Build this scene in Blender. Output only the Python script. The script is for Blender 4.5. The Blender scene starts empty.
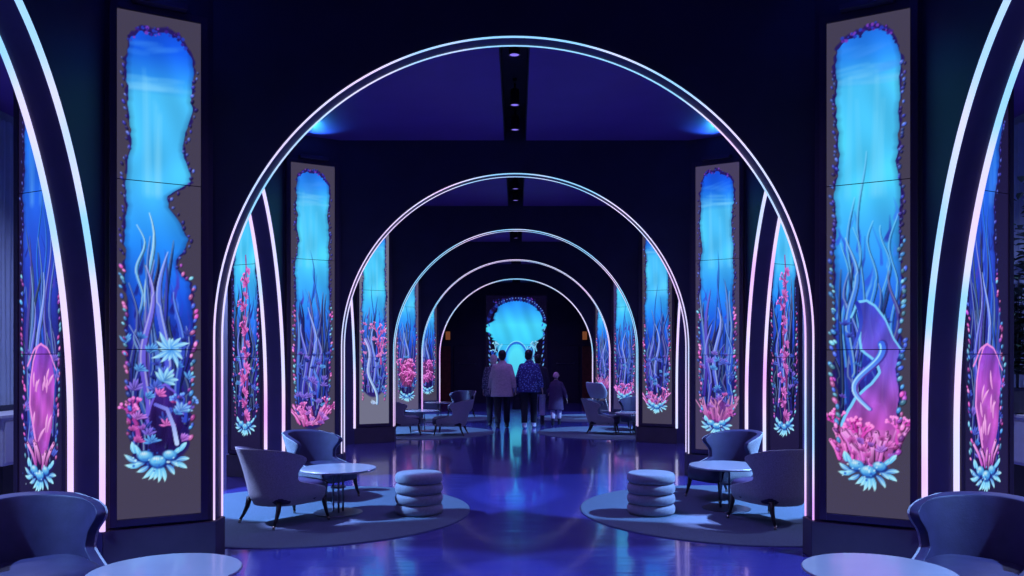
import bpy, bmesh, math, random
import numpy as np
from mathutils import Vector, Matrix

# ------------------------------------------------------------------ camera
scene = bpy.context.scene
C = scene.collection
EYE = 1.5
cam_d = bpy.data.cameras.new('camera')
cam = bpy.data.objects.new('camera', cam_d)
C.objects.link(cam)
cam.location = (0.025, 0, EYE)
cam.rotation_euler = (math.pi / 2, 0, 0)
cam_d.sensor_width = 36.0
cam_d.lens = 36.0 * 800 / 1024
cam_d.shift_x = -5.0 / 1024
cam_d.shift_y = 74.0 / 1024
cam_d.clip_start = 0.05
cam_d.clip_end = 200
scene.camera = cam

# ------------------------------------------------------------------ world and exposure
world = bpy.data.worlds.new('world')
scene.world = world
world.use_nodes = True
bg = world.node_tree.nodes['Background']
bg.inputs[0].default_value = (0.02, 0.03, 0.10, 1)
bg.inputs[1].default_value = 0.3
vs = scene.view_settings
vs.view_transform = 'Standard'
vs.look = 'None'
vs.gamma = 1.0
vs.exposure = 0.0
vs.use_curve_mapping = False
scene.cycles.max_bounces = 8
scene.cycles.diffuse_bounces = 4
scene.cycles.glossy_bounces = 4
scene.cycles.use_denoising = True
scene.cycles.sample_clamp_indirect = 4.0
scene.cycles.caustics_reflective = False
scene.cycles.caustics_refractive = False

# layout of the hall
Y0, STEP, NB = 6.13, 4.45, 5
YK = [Y0 + STEP * k for k in range(NB)]
HW, SPRING, ATH = 2.30, 1.69, 0.16          # arch half width, spring height, thickness
CEIL = 4.43
XW, TW = 2.95, 0.22                          # side arcade wall, thickness
XO = 6.0                                     # outer walls
YB, YE = -3.5, 29.5                          # back and end walls


def spot(name, loc, target, color, power, angle, blend, radius=0.05, parent=None):
    d = bpy.data.lights.new(name, 'SPOT')
    d.color = color
    d.energy = power
    d.spot_size = math.radians(angle)
    d.spot_blend = blend
    d.shadow_soft_size = radius
    o = bpy.data.objects.new(name, d)
    C.objects.link(o)
    o.location = loc
    v = Vector(target) - Vector(loc)
    o.rotation_euler = v.to_track_quat('-Z', 'Y').to_euler()
    if parent:
        o.parent = parent
        o.matrix_parent_inverse = parent.matrix_world.inverted()
    return o


# hall lighting: added violet fill per bay, cool beams and added fill from the aisles
for k in range(-1, NB):
    yb = Y0 + STEP * k
    # violet fill added to brighten the bay and its floor, straight down
    spot('bay_fill', (0, yb + 2.3, CEIL - 0.02), (0, yb + 2.3, 0), (0.34, 0.22, 1.0), 170, 150, 1.0, 0.12)
    for s in (-1, 1):
        if k in (-1, 0, 2, 3):
            # cool beams from the aisle ceilings through the side arches onto the rugs
            spot('rug_light', (s * 4.9, yb + 1.75, 4.2), (s * (1.9 if k < 2 else 2.3), yb + (2.78 if k == 0 else 2.95), 0), (0.20, 0.46, 1.0), 1900 if k < 0 else 2900 if k == 0 else 1900, 34, 0.10, 0.04)
            spot('seat_fill', (s * 4.6, yb + 0.9, 4.25), (s * 2.32, yb + 1.26, 0.66), (0.36, 0.46, 1.0), 2600 if k == 0 else 500, 9.5, 0.5, 0.05)  # unseen narrow beam added to brighten the chair backs
        # unseen soft lamps added over the aisles to lift walls and curtains
        spot('aisle_fill', (s * 4.9, yb + 1.4, 4.3), (s * 5.0, yb + 1.4, 0), (0.42, 0.50, 1.0), 420, 130, 1.0, 0.1)


# ------------------------------------------------------------------ helpers
def tag(o, label=None, cat=None, group=None, kind=None):
    if label:
        o['label'] = label
    if cat:
        o['category'] = cat
    if group:
        o['group'] = group
    if kind:
        o['kind'] = kind
    return o


def empty(name, loc=(0, 0, 0), rz=0, label=None, cat=None, group=None):
    o = bpy.data.objects.new(name, None)
    C.objects.link(o)
    o.location = loc
    o.rotation_euler = (0, 0, rz)
    o.empty_display_size = 0.1
    return tag(o, label, cat, group)


class MB:
    """collects shapes for ONE mesh object"""

    def __init__(self):
        self.v, self.f, self.mi = [], [], []

    def add(self, verts, faces, mi=0):
        n = len(self.v)
        self.v += [tuple(p) for p in verts]
        self.f += [tuple(i + n for i in f) for f in faces]
        self.mi += [mi] * len(faces)

    def box(self, lo, hi, mi=0):
        x0, y0, z0 = lo
        x1, y1, z1 = hi
        v = [(x0, y0, z0), (x1, y0, z0), (x1, y1, z0), (x0, y1, z0), (x0, y0, z1), (x1, y0, z1), (x1, y1, z1), (x0, y1, z1)]
        self.add(v, [(3, 2, 1, 0), (4, 5, 6, 7), (0, 1, 5, 4), (1, 2, 6, 5), (2, 3, 7, 6), (3, 0, 4, 7)], mi)

    def prism(self, poly, z0, z1, mi=0):
        n = len(poly)
        a = sum(poly[i][0] * poly[(i + 1) % n][1] - poly[(i + 1) % n][0] * poly[i][1] for i in range(n))
        if a < 0:
            poly = poly[::-1]
        v = [(x, y, z0) for x, y in poly] + [(x, y, z1) for x, y in poly]
        f = [tuple(range(n - 1, -1, -1)), tuple(range(n, 2 * n))]
        f += [(i, (i + 1) % n, n + (i + 1) % n, n + i) for i in range(n)]
        self.add(v, f, mi)

    def rings(self, rings, closed=True, cap=True, mi=0):
        n = len(rings[0])
        v = [p for r in rings for p in r]
        f = []
        for i in range(len(rings) - 1):
            for j in range(n if closed else n - 1):
                a, b = i * n + j, i * n + (j + 1) % n
                f.append((a, b, b + n, a + n))
        if cap:
            f.append(tuple(range(n - 1, -1, -1)))
            m = (len(rings) - 1) * n
            f.append(tuple(m + j for j in range(n)))
        self.add(v, f, mi)

    def lathe(self, prof, seg=32, c=(0, 0, 0), mi=0):
        rs = [[(c[0] + r * math.cos(2 * math.pi * j / seg), c[1] + r * math.sin(2 * math.pi * j / seg), c[2] + z) for j in range(seg)] for r, z in prof]
        self.rings(rs, mi=mi)

    def tube(self, pts, rad, seg=8, mi=0, flat=1.0):
        pts = [Vector(p) for p in pts]
        if not hasattr(rad, '__len__'):
            rad = [rad] * len(pts)
        rs = []
        up = None
        for i, p in enumerate(pts):
            t = (pts[min(i + 1, len(pts) - 1)] - pts[max(i - 1, 0)]).normalized()
            if up is None:
                up = Vector((1, 0, 0)) if abs(t.x) < 0.9 else Vector((0, 1, 0))
            a = (up - t * up.dot(t)).normalized()
            b = t.cross(a)
            up = a
            rs.append([tuple(p + a * (rad[i] * math.cos(2 * math.pi * j / seg)) + b * (rad[i] * flat * math.sin(2 * math.pi * j / seg))) for j in range(seg)])
        self.rings(rs, mi=mi)

    def ellipsoid(self, c, r, seg=20, rings=12, rot=None, mi=0):
        rs = []
        M = rot or Matrix.Identity(3)
        for i in range(rings + 1):
            ph = math.pi * (i + 0.02) / (rings + 0.04) - math.pi / 2
            rs.append([tuple(Vector(c) + M @ Vector((r[0] * math.cos(ph) * math.cos(2 * math.pi * j / seg), r[1] * math.cos(ph) * math.sin(2 * math.pi * j / seg), r[2] * math.sin(ph)))) for j in range(seg)])
        self.rings(rs, mi=mi)

    def build(self, name, mats, parent=None, smooth=False, bevel=0, loc=None, recalc=True):
        me = bpy.data.meshes.new(name)
        me.from_pydata(self.v, [], self.f)
        if not isinstance(mats, (list, tuple)):
            mats = [mats]
        for m in mats:
            me.materials.append(m)
        me.polygons.foreach_set('material_index', self.mi)
        if recalc:
            b = bmesh.new()
            b.from_mesh(me)
            bmesh.ops.recalc_face_normals(b, faces=b.faces)
            b.to_mesh(me)
            b.free()
        if smooth:
            me.polygons.foreach_set('use_smooth', [True] * len(me.polygons))
        me.update()
        o = bpy.data.objects.new(name, me)
        C.objects.link(o)
        if parent:
            o.parent = parent
        if loc:
            o.location = loc
        if bevel:
            m = o.modifiers.new('bevel', 'BEVEL')
            m.width = bevel
            m.segments = 2
            m.limit_method = 'ANGLE'
        return o


def copy_tree(o, parent=None):
    c = o.copy()
    C.objects.link(c)
    c.parent = parent
    for ch in list(o.children):
        copy_tree(ch, c)
    return c


# ------------------------------------------------------------------ materials
def mat(name, color, rough=0.5, metal=0.0, noise=0.0, nscale=20, bump=0.0, bscale=60, coat=0.0, emit=None, estr=0.0, sheen=0.0, spec=0.5):
    m = bpy.data.materials.new(name)
    m.use_nodes = True
    nt = m.node_tree
    p = nt.nodes['Principled BSDF']
    p.inputs['Base Color'].default_value = (*color, 1)
    p.inputs['Roughness'].default_value = rough
    p.inputs['Metallic'].default_value = metal
    p.inputs['Specular IOR Level'].default_value = spec
    if coat:
        p.inputs['Coat Weight'].default_value = coat
        p.inputs['Coat Roughness'].default_value = 0.1
    if sheen:
        p.inputs['Sheen Weight'].default_value = sheen
    if emit:
        p.inputs['Emission Color'].default_value = (*emit, 1)
        p.inputs['Emission Strength'].default_value = estr
    tc = nt.nodes.new('ShaderNodeTexCoord')
    if noise:
        n = nt.nodes.new('ShaderNodeTexNoise')
        n.inputs['Scale'].default_value = nscale
        n.inputs['Detail'].default_value = 4
        nt.links.new(tc.outputs['Object'], n.inputs['Vector'])
        r = nt.nodes.new('ShaderNodeValToRGB')
        r.color_ramp.elements[0].position = 0.3
        r.color_ramp.elements[1].position = 0.7
        r.color_ramp.elements[0].color = (*[c * (1 - noise) for c in color], 1)
        r.color_ramp.elements[1].color = (*[min(1, c * (1 + noise)) for c in color], 1)
        nt.links.new(n.outputs['Fac'], r.inputs['Fac'])
        nt.links.new(r.outputs['Color'], p.inputs['Base Color'])
    if bump:
        n = nt.nodes.new('ShaderNodeTexNoise')
        n.inputs['Scale'].default_value = bscale
        n.inputs['Detail'].default_value = 3
        nt.links.new(tc.outputs['Object'], n.inputs['Vector'])
        b = nt.nodes.new('ShaderNodeBump')
        b.inputs['Strength'].default_value = bump
        b.inputs['Distance'].default_value = 0.01
        nt.links.new(n.outputs['Fac'], b.inputs['Height'])
        nt.links.new(b.outputs['Normal'], p.inputs['Normal'])
    return m


M = {}
M['wall'] = mat('dark_wall_paint', (0.022, 0.017, 0.060), 0.55, noise=0.12, nscale=3)
M['pier'] = mat('pier_lacquer', (0.030, 0.022, 0.060), 0.45, noise=0.08, nscale=4)
M['plinth'] = mat('plinth_laminate', (0.080, 0.058, 0.085), 0.5, noise=0.1, nscale=6)
M['reveal'] = mat('reveal_glow_tint', (0.045, 0.030, 0.11), 0.45, noise=0.1, nscale=4)  # wall colour lightened to violet, the strips' glow on the soffit painted in
M['ceil'] = mat('ceiling_paint', (0.17, 0.065, 0.32), 0.45, noise=0.08, nscale=2)
M['trough'] = mat('black_channel', (0.006, 0.005, 0.012), 0.6)
M['outer'] = mat('outer_plaster', (0.30, 0.33, 0.45), 0.8, noise=0.06, nscale=3)
M['bezel'] = mat('bezel_black_metal', (0.05, 0.03, 0.07), 0.35)
M['fabric'] = mat('woven_grey_fabric', (0.42, 0.41, 0.46), 0.9, noise=0.35, nscale=160, bump=0.5, bscale=220, sheen=0.3)
M['leather'] = mat('navy_leather', (0.036, 0.026, 0.085), 0.5, noise=0.15, nscale=12, bump=0.1, bscale=90)
M['legwood'] = mat('black_leg_wood', (0.015, 0.013, 0.018), 0.35)
M['brass'] = mat('brass_tip', (0.55, 0.45, 0.35), 0.25, metal=1.0)
M['tabletop'] = mat('white_table_top', (0.40, 0.38, 0.46), 0.25, noise=0.03, nscale=5, coat=0.4)
M['steel'] = mat('dark_steel_rod', (0.16, 0.16, 0.22), 0.3, metal=0.8)
M['ottoman'] = mat('velvet_ottoman', (0.30, 0.30, 0.38), 0.85, noise=0.12, nscale=40, bump=0.15, bscale=150, sheen=0.4)
M['rug'] = mat('carpet_pile', (0.11, 0.15, 0.22), 0.95, noise=0.25, nscale=120, bump=0.5, bscale=240)
M['white'] = mat('white_laminate', (0.6, 0.6, 0.66), 0.4, noise=0.03)
M['stool'] = mat('pale_shell_plastic', (0.50, 0.50, 0.60), 0.45, noise=0.04)
M['stoolleg'] = mat('pale_ash_wood', (0.42, 0.36, 0.36), 0.5, noise=0.2, nscale=30)
M['doorwood'] = mat('red_brown_wood', (0.22, 0.06, 0.035), 0.45, noise=0.3, nscale=9)
M['amber'] = mat('amber_lamp_glass', (0.3, 0.1, 0.04), 0.4, emit=(1.0, 0.32, 0.12), estr=0.15)
M['leaf'] = mat('dark_leaf', (0.02, 0.05, 0.035), 0.45, noise=0.3, nscale=20)
M['pot'] = mat('charcoal_pot', (0.04, 0.04, 0.06), 0.6, noise=0.1)
M['curtain'] = mat('sheer_curtain', (0.34, 0.40, 0.56), 0.8, noise=0.05, nscale=8)
M['skin'] = mat('skin', (0.55, 0.36, 0.30), 0.5, noise=0.05)
M['lens'] = mat('spot_lens', (0.1, 0.08, 0.3), 0.2, emit=(0.30, 0.22, 1.0), estr=0.9)


def floor_material():
    m = bpy.data.materials.new('polished_floor')
    m.use_nodes = True
    nt = m.node_tree
    p = nt.nodes['Principled BSDF']
    tc = nt.nodes.new('ShaderNodeTexCoord')
    n = nt.nodes.new('ShaderNodeTexNoise')
    n.inputs['Scale'].default_value = 1.3
    n.inputs['Detail'].default_value = 5
    nt.links.new(tc.outputs['Object'], n.inputs['Vector'])
    r = nt.nodes.new('ShaderNodeValToRGB')
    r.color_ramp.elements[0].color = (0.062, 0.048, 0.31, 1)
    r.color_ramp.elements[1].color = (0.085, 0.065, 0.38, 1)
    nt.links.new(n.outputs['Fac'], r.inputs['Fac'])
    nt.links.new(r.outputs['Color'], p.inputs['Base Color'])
    p.inputs['Roughness'].default_value = 0.17
    p.inputs['Specular IOR Level'].default_value = 1.0
    p.inputs['Coat Weight'].default_value = 0.6
    p.inputs['Coat Roughness'].default_value = 0.07
    # gentle trowelled unevenness across the walking direction
    mp = nt.nodes.new('ShaderNodeMapping')
    mp.inputs['Scale'].default_value = (0.5, 3.2, 1)
    nt.links.new(tc.outputs['Object'], mp.inputs['Vector'])
    n2 = nt.nodes.new('ShaderNodeTexNoise')
    n2.inputs['Scale'].default_value = 2.2
    n2.inputs['Detail'].default_value = 3
    nt.links.new(mp.outputs['Vector'], n2.inputs['Vector'])
    b = nt.nodes.new('ShaderNodeBump')
    b.inputs['Strength'].default_value = 0.12
    b.inputs['Distance'].default_value = 0.05
    nt.links.new(n2.outputs['Fac'], b.inputs['Height'])
    nt.links.new(b.outputs['Normal'], p.inputs['Normal'])
    return m


M['floor'] = floor_material()


def led_material():
    m = bpy.data.materials.new('pixel_led_diffuser')
    m.use_nodes = True
    nt = m.node_tree
    p = nt.nodes['Principled BSDF']
    p.inputs['Base Color'].default_value = (0.3, 0.3, 0.35, 1)
    tc = nt.nodes.new('ShaderNodeTexCoord')
    n = nt.nodes.new('ShaderNodeTexNoise')
    n.inputs['Scale'].default_value = 0.9
    n.inputs['Detail'].default_value = 1
    nt.links.new(tc.outputs['Object'], n.inputs['Vector'])
    r = nt.nodes.new('ShaderNodeValToRGB')
    e = r.color_ramp.elements
    e[0].position, e[0].color = 0.33, (0.30, 0.66, 1.0, 1)
    e[1].position, e[1].color = 0.72, (0.80, 0.40, 1.0, 1)
    x = e.new(0.43)
    x.color = (0.66, 0.70, 1.0, 1)
    x = e.new(0.56)
    x.color = (0.82, 0.64, 1.0, 1)
    # the running colour drifts to cyan towards the crown of each arch
    sx = nt.nodes.new('ShaderNodeSeparateXYZ')
    nt.links.new(tc.outputs['Object'], sx.inputs['Vector'])
    ma = nt.nodes.new('ShaderNodeMath')
    ma.operation = 'MULTIPLY_ADD'
    ma.inputs[1].default_value = -0.045
    ma.inputs[2].default_value = 0.085
    nt.links.new(sx.outputs['Z'], ma.inputs[0])
    ad = nt.nodes.new('ShaderNodeMath')
    ad.operation = 'ADD'
    nt.links.new(n.outputs['Fac'], ad.inputs[0])
    nt.links.new(ma.outputs[0], ad.inputs[1])
    nt.links.new(ad.outputs[0], r.inputs['Fac'])
    nt.links.new(r.outputs['Color'], p.inputs['Emission Color'])
    p.inputs['Emission Strength'].default_value = 1.12
    return m


M['led'] = led_material()


def screen_material():
    m = bpy.data.materials.new('display_screen')
    m.use_nodes = True
    nt = m.node_tree
    p = nt.nodes['Principled BSDF']
    p.inputs['Base Color'].default_value = (0.01, 0.01, 0.015, 1)
    p.inputs['Roughness'].default_value = 0.25
    a = nt.nodes.new('ShaderNodeVertexColor')
    a.layer_name = 'picture'
    nt.links.new(a.outputs['Color'], p.inputs['Emission Color'])
    p.inputs['Emission Strength'].default_value = 1.0
    return m


M['screen'] = screen_material()

# ------------------------------------------------------------------ the setting
def struct(o):
    o['kind'] = 'structure'
    return o


b = MB()
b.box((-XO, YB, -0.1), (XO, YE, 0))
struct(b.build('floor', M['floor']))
b = MB()
TH = 0.145
for s in (-1, 1):
    x0, x1 = sorted((s * TH, s * (XO)))
    b.box((x0, YB, CEIL), (x1, YE, CEIL + 0.5))
struct(b.build('ceiling', M['ceil']))
b = MB()
b.box((-TH, YB, CEIL + 0.3), (TH, YE, CEIL + 0.5))
b.box((-TH - 0.004, YB, CEIL + 0.004), (-TH + 0.012, YE, CEIL + 0.3))
b.box((TH - 0.012, YB, CEIL + 0.004), (TH + 0.004, YE, CEIL + 0.3))
struct(b.build('ceiling_trim', M['trough']))
b = MB()
b.box((-XO, YB - 0.2, 0), (XO, YB, CEIL + 0.5))
struct(b.build('wall_back', M['wall']))
b = MB()
b.box((-XO, YE, 0), (XO, YE + 0.2, CEIL + 0.5))
struct(b.build('wall_end', M['wall']))
for s, nm in ((-1, 'left'), (1, 'right')):
    b = MB()
    x0, x1 = sorted((s * XO, s * (XO + 0.2)))
    b.box((x0, YB, 0), (x1, YE, CEIL + 0.5))
    struct(b.build('wall_outer_' + nm, M['outer']))


def arch_curve(n=72):
    """outline of the cross arch (x, z), left foot to right foot"""
    pts = [(-HW, 0.0), (-HW, SPRING * 0.5)]
    for i in range(n + 1):
        a = math.pi - math.pi * i / n
        pts.append((HW * math.cos(a), SPRING + HW * math.sin(a)))
    return pts + [(HW, SPRING * 0.5), (HW, 0.0)]


def side_curve(yc, n=64, a=1.75, z0=0.97, bb=3.0):
    """outline of an arcade arch (y, z), near foot to far foot"""
    pts = [(yc - a, 0.0)]
    for i in range(n + 1):
        t = math.pi - math.pi * i / n
        pts.append((yc + a * math.cos(t), z0 + bb * math.sin(t)))
    return pts + [(yc + a, 0.0)]


def wall_over(b, curve, lim0, lim1, ztop, to3, thick):
    """wall with an arched opening: vertical strips from the curve up to ztop, and solid cheeks out to lim0 / lim1"""
    outl = curve
    vf, n = [], len(outl)
    for d in (0, thick):
        vf += [to3(p, z, d) for p, z in outl] + [to3(p, ztop, d) for p, z in outl]
    f = []
    for i in range(1, n - 2):
        f.append((i, i + 1, n + i + 1, n + i))
        f.append((2 * n + i + 1, 2 * n + i, 3 * n + i, 3 * n + i + 1))
    fs = []
    for i in range(n - 1):
        fs.append((i, 2 * n + i, 2 * n + i + 1, i + 1))
    b.add(vf, f)
    b.add([vf[i] for i in range(n)] + [vf[2 * n + i] for i in range(n)], [(i, n + i, n + i + 1, i + 1) for i in range(n - 1)], 1)
    for p, lim in ((outl[0][0], lim0), (outl[-1][0], lim1)):
        a0, a1 = sorted((p, lim))
        pr = [to3(a0, 0, 0), to3(a1, 0, 0), to3(a1, 0, thick), to3(a0, 0, thick)]
        pr += [to3(a0, ztop, 0), to3(a1, ztop, 0), to3(a1, ztop, thick), to3(a0, ztop, thick)]
        # leave the reveal face to the soffit strip
        b.add(pr, [(0, 1, 2, 3), (4, 5, 6, 7), (0, 1, 5, 4), (3, 2, 6, 7), (1, 2, 6, 5) if p < lim else (0, 3, 7, 4)])


for k, y in enumerate(YK):
    b = MB()
    wall_over(b, arch_curve(), -XW, XW, CEIL + 0.3, lambda p, z, d, y=y: (p, y + d, z), ATH)
    o = struct(b.build('arch_wall', [M['wall'], M['reveal']]))
for s, nm in ((-1, 'left'), (1, 'right')):
    b = MB()
    prev = YB
    for k, y in enumerate(YK):
        ye = y - 0.39
        yc = ye - 1.75
        nxt = y + 0.56 if k < NB - 1 else YE
        wall_over(b, side_curve(yc), prev, ye + 0.02, CEIL + 0.1, lambda p, z, d, s=s: (s * (XW + d), p, z), TW)
        b.box((min(s * XW, s * (XW + TW)), ye + 0.02, 0), (max(s * XW, s * (XW + TW)), nxt, CEIL + 0.1))
        prev = nxt
    struct(b.build('wall_' + nm, [M['wall'], M['reveal']]))

# piers: chamfered on plan, one screen face to the nave and one to the aisle
PA = (XW, -0.36)
PB = (HW + 0.0, 0.0)
PC = (XW + TW + 0.01, -0.36)
PD = (3.76, -0.08)


def pier_poly(s, y, g=0.0):
    p = [(PB[0] - g, -g * 0.6), (PA[0] - g * 0.2, PA[1] - g), (PC[0] + g * 0.2, PC[1] - g), (PD[0] + g, PD[1] - g * 0.6), (PD[0] + g, 0.30 + g * .6), (PC[0], 0.55 + g), (PA[0], 0.55 + g), (PB[0] - g, ATH + g * 0.6)]
    return [(s * px, y + py) for px, py in p]


for s in (-1, 1):
    for k, y in enumerate(YK):
        b = MB()
        b.prism(pier_poly(s, y, -0.003), 0.0, CEIL)
        struct(b.build('pillar', M['pier'], recalc=True))
        b = MB()
        b.prism(pier_poly(s, y, 0.025), 0.0, 0.285)
        o = struct(b.build('pillar_trim', M['plinth'], bevel=0.006))

# ------------------------------------------------------------------ neon strips
def strip_mesh(pts, w=0.0155):
    b = MB()
    b.tube(pts, w * 0.5, 8)
    return b


ORD = ['nearest', 'second', 'third', 'fourth', 'fifth and farthest']
for k, y in enumerate(YK):
    for face, yy in (('front', y - 0.004), ('rear', y + ATH + 0.004)):
        pts = [(x * (1 - 0.006 / HW), yy, z if z > 0.29 else 0.29) for x, z in arch_curve(90)]
        o = strip_mesh(pts).build('light_strip', M['led'], smooth=True)
        tag(o, 'glowing white-violet strip along the %s edge of the %s arch across the hall' % (face, ORD[k]), 'light strip', 'light strips of the arches across the hall')
ORDB = ['nearest', 'second', 'third', 'fourth', 'fifth']
for s, nm in ((-1, 'left'), (1, 'right')):
    for k, y in enumerate(YK):
        yc = y - 0.39 - 1.75
        for edge, xx in (('nave', XW - 0.004), ('aisle', XW + TW + 0.004)):
            if edge == 'aisle' and k > 2:
                continue
            pts = [(s * xx, p, max(z, 0.285)) for p, z in side_curve(yc, 80)]
            pts = [(q[0], yc + (q[1] - yc) * (1 - 0.008 / 1.75), q[2]) for q in pts]
            o = strip_mesh(pts, 0.042).build('light_strip', M['led'], smooth=True)
            tag(o, 'glowing lavender strip on the %s edge of the %s side arch, %s wall' % ('inner' if edge == 'nave' else 'outer', ORDB[k], nm), 'light strip', 'light strips of the side arches')

# ------------------------------------------------------------------ pictures on the screens
PW, PH = 96, 576


def lin(c):
    c = np.clip(np.asarray(c, float), 0, 1)
    return np.where(c <= 0.04045, c / 12.92, ((c + 0.055) / 1.055) ** 2.4)


class Art:
    """paints an undersea picture as an array of colours; x runs right in columns, y runs down in rows"""

    def __init__(self, seed, back, w=PW, h=PH):
        self.w, self.h = w, h
        self.rng = random.Random(seed)
        self.a = np.empty((h, w, 3))
        self.a[:] = np.array(back) / 255.0
        self.yy, self.xx = np.mgrid[0:h, 0:w].astype(float)
        self.m = np.ones((h, w))

    def noise1(self, n, octs):
        """smooth random wobble along n samples; octs lists (wavelength, amplitude)"""
        out = np.zeros(n)
        for wl, am in octs:
            k = int(n / wl) + 3
            v = [self.rng.uniform(-1, 1) for _ in range(k)]
            q = np.arange(n) / wl
            i = q.astype(int)
            f = q - i
            f = f * f * (3 - 2 * f)
            v = np.array(v)
            out += am * (v[i] * (1 - f) + v[i + 1] * f)
        return out

    def blend(self, mask, col, sl=None):
        t = self.a if sl is None else self.a[sl]
        t += mask[..., None] * (np.asarray(col, float) / 255.0 - t)

    def dab(self, x, y, rx, ry=None, col=(255, 255, 255), al=1.0, ang=0.0, soft=1.0, clip=False):
        ry = ry or rx
        R = max(rx, ry) + 2
        x0, x1, y0, y1 = int(max(0, x - R)), int(min(self.w, x + R + 1)), int(max(0, y - R)), int(min(self.h, y + R + 1))
        if x0 >= x1 or y0 >= y1:
            return
        sl = (slice(y0, y1), slice(x0, x1))
        dx, dy = self.xx[sl] - x, self.yy[sl] - y
        ca, sa = math.cos(ang), math.sin(ang)
        u, v = (dx * ca + dy * sa) / rx, (-dx * sa + dy * ca) / ry
        d = np.clip((1 - np.sqrt(u * u + v * v)) * min(rx, ry) / soft + 0.5, 0, 1) * al
        self.blend(d * self.m[sl] if clip else d, col, sl)

    def stroke(self, pts, r0, r1, c0, c1=None, al=1.0, clip=False, prof=None):
        c1 = c0 if c1 is None else c1
        n = len(pts)
        L = sum(math.dist(pts[i], pts[i + 1]) for i in range(n - 1))
        m = max(4, int(L / 1.1))
        c0, c1 = np.array(c0, float), np.array(c1, float)
        for i in range(m + 1):
            t = i / m
            f = t * (n - 1)
            j = min(int(f), n - 2)
            q = f - j
            x = pts[j][0] * (1 - q) + pts[j + 1][0] * q
            y = pts[j][1] * (1 - q) + pts[j + 1][1] * q
            r = prof(t) * r0 if prof else r0 * (1 - t) + r1 * t
            a = al
            if r < 0.6:
                a, r = al * max(.15, r / .6), 0.6
            self.dab(x, y, r, None, c0 * (1 - t) + c1 * t, a, clip=clip)

    def opening(self, left, right, grad, top=0.030, ragged=1.0, bottom=0.90):
        """the water seen through a ragged mouth; left/right are lists of (t, u) edge positions"""
        h, w = self.h, self.w
        t = np.arange(h) / h
        oc = [(34, 2.0 * ragged), (13, 1.5 * ragged), (5, 1.0 * ragged)]
        le = np.interp(t, [p[0] for p in left], [p[1] for p in left]) * w + self.noise1(h, oc)
        ri = np.interp(t, [p[0] for p in right], [p[1] for p in right]) * w + self.noise1(h, oc)
        g = np.stack([np.interp(t, [q[0] for q in grad], [q[1][c] for q in grad]) for c in range(3)], -1)
        cen = 0.47 * w
        xs = np.arange(w)
        topline = (top + 0.045 * np.abs((xs - cen) / (0.40 * w)) ** 3.0) * h + self.noise1(w, [(12, 3.5), (5, 2.5)])
        botl = (bottom - 0.06 * np.abs((xs - cen) / (0.45 * w)) ** 2) * h
        m = np.clip(self.xx - le[:, None], 0, 1) * np.clip(ri[:, None] - self.xx, 0, 1)
        m *= np.clip(self.yy - topline[None, :], 0, 1) * np.clip((botl[None, :] - self.yy) / 6, 0, 1)
        # a dark violet rim of rock and weed round the mouth
        le2, ri2 = le - 2.5 - self.noise1(h, [(9, 2), (4, 1.5)]), ri + 2.5 + self.noise1(h, [(9, 2), (4, 1.5)])
        rim = np.clip((self.xx - le2[:, None]) / 2, 0, 1) * np.clip((ri2[:, None] - self.xx) / 2, 0, 1)
        rim *= np.clip((self.yy - topline[None, :] + 7) / 3, 0, 1) * np.clip((botl[None, :] + 6 - self.yy) / 6, 0, 1)
        self.a += (rim * 0.9)[..., None] * (np.array((34, 22, 98)) / 255 - self.a)
        cloud = 0.05 * np.sin(self.xx * 0.06 + self.yy * 0.02 + 2 * np.sin(self.yy * 0.035)) + 0.03 * np.sin(self.xx * 0.15 - self.yy * 0.05)
        water = np.clip(np.broadcast_to(g[:, None, :], self.a.shape) / 255.0 * (1 + cloud[..., None]), 0, 1)
        # the water dims a little next to the rock
        edge = np.clip((self.xx - le[:, None]) / 7, 0, 1) * np.clip((ri[:, None] - self.xx) / 7, 0, 1)
        water = water * (0.72 + 0.28 * edge[..., None]) + np.array((10, 6, 50)) / 255 * 0.28 * (1 - edge[..., None])
        self.a += m[..., None] * (water - self.a)
        self.m, self.le, self.ri, self.topl = m, le, ri, topline
        for i in range(46):                                        # specks of weed over the top of the mouth
            x = self.rng.uniform(.12, .84) * w
            y = topline[int(x)] + self.rng.uniform(-7, 3)
            self.dab(x, y, self.rng.uniform(.8, 2.2), None, ((30, 16, 90), (60, 30, 140), (120, 60, 190), (40, 60, 190))[self.rng.randrange(4)], .9)

    def surface(self, t=0.135):
        for i in range(9):
            y = (t + 0.010 * self.rng.uniform(-2.2, 1.5)) * self.h
            self.dab(self.rng.uniform(0.15, 0.75) * self.w, y, self.rng.uniform(14, 34), self.rng.uniform(1.5, 4), (120, 205, 255), 0.28, self.rng.uniform(-.12, .12), 2.5, True)
        for i in range(6):
            self.dab(self.rng.uniform(0.2, 0.8) * self.w, self.rng.uniform(.06, .11) * self.h, self.rng.uniform(10, 22), self.rng.uniform(2, 5), (70, 150, 250), 0.25, self.rng.uniform(-.3, .1), 3, True)

    def rays(self, n=7, col=(150, 225, 255), y1=0.36):
        for _ in range(n):
            x = self.rng.uniform(0.25, 0.75) * self.w
            y = self.rng.uniform(0.09, 0.2) * self.h
            self.stroke([(x, y), (x + self.rng.uniform(-8, 8), y1 * self.h)], 3, 5, col, al=0.02, clip=True)

    def wash(self, n, t0, t1, cs, al=.25):
        """loose painterly strokes that break up the water"""
        rng = self.rng
        for _ in range(n):
            x, y = rng.uniform(.1, .9) * self.w, rng.uniform(t0, t1) * self.h
            l, a = rng.uniform(14, 46), rng.uniform(-.5, .5)
            c = cs[rng.randrange(len(cs))]
            self.stroke([(x, y), (x + l * .3 * math.sin(a) + 3, y - l * .4), (x + l * .8 * math.sin(a), y - l)], rng.uniform(1, 4), .6, c, al=al, clip=True)

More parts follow.
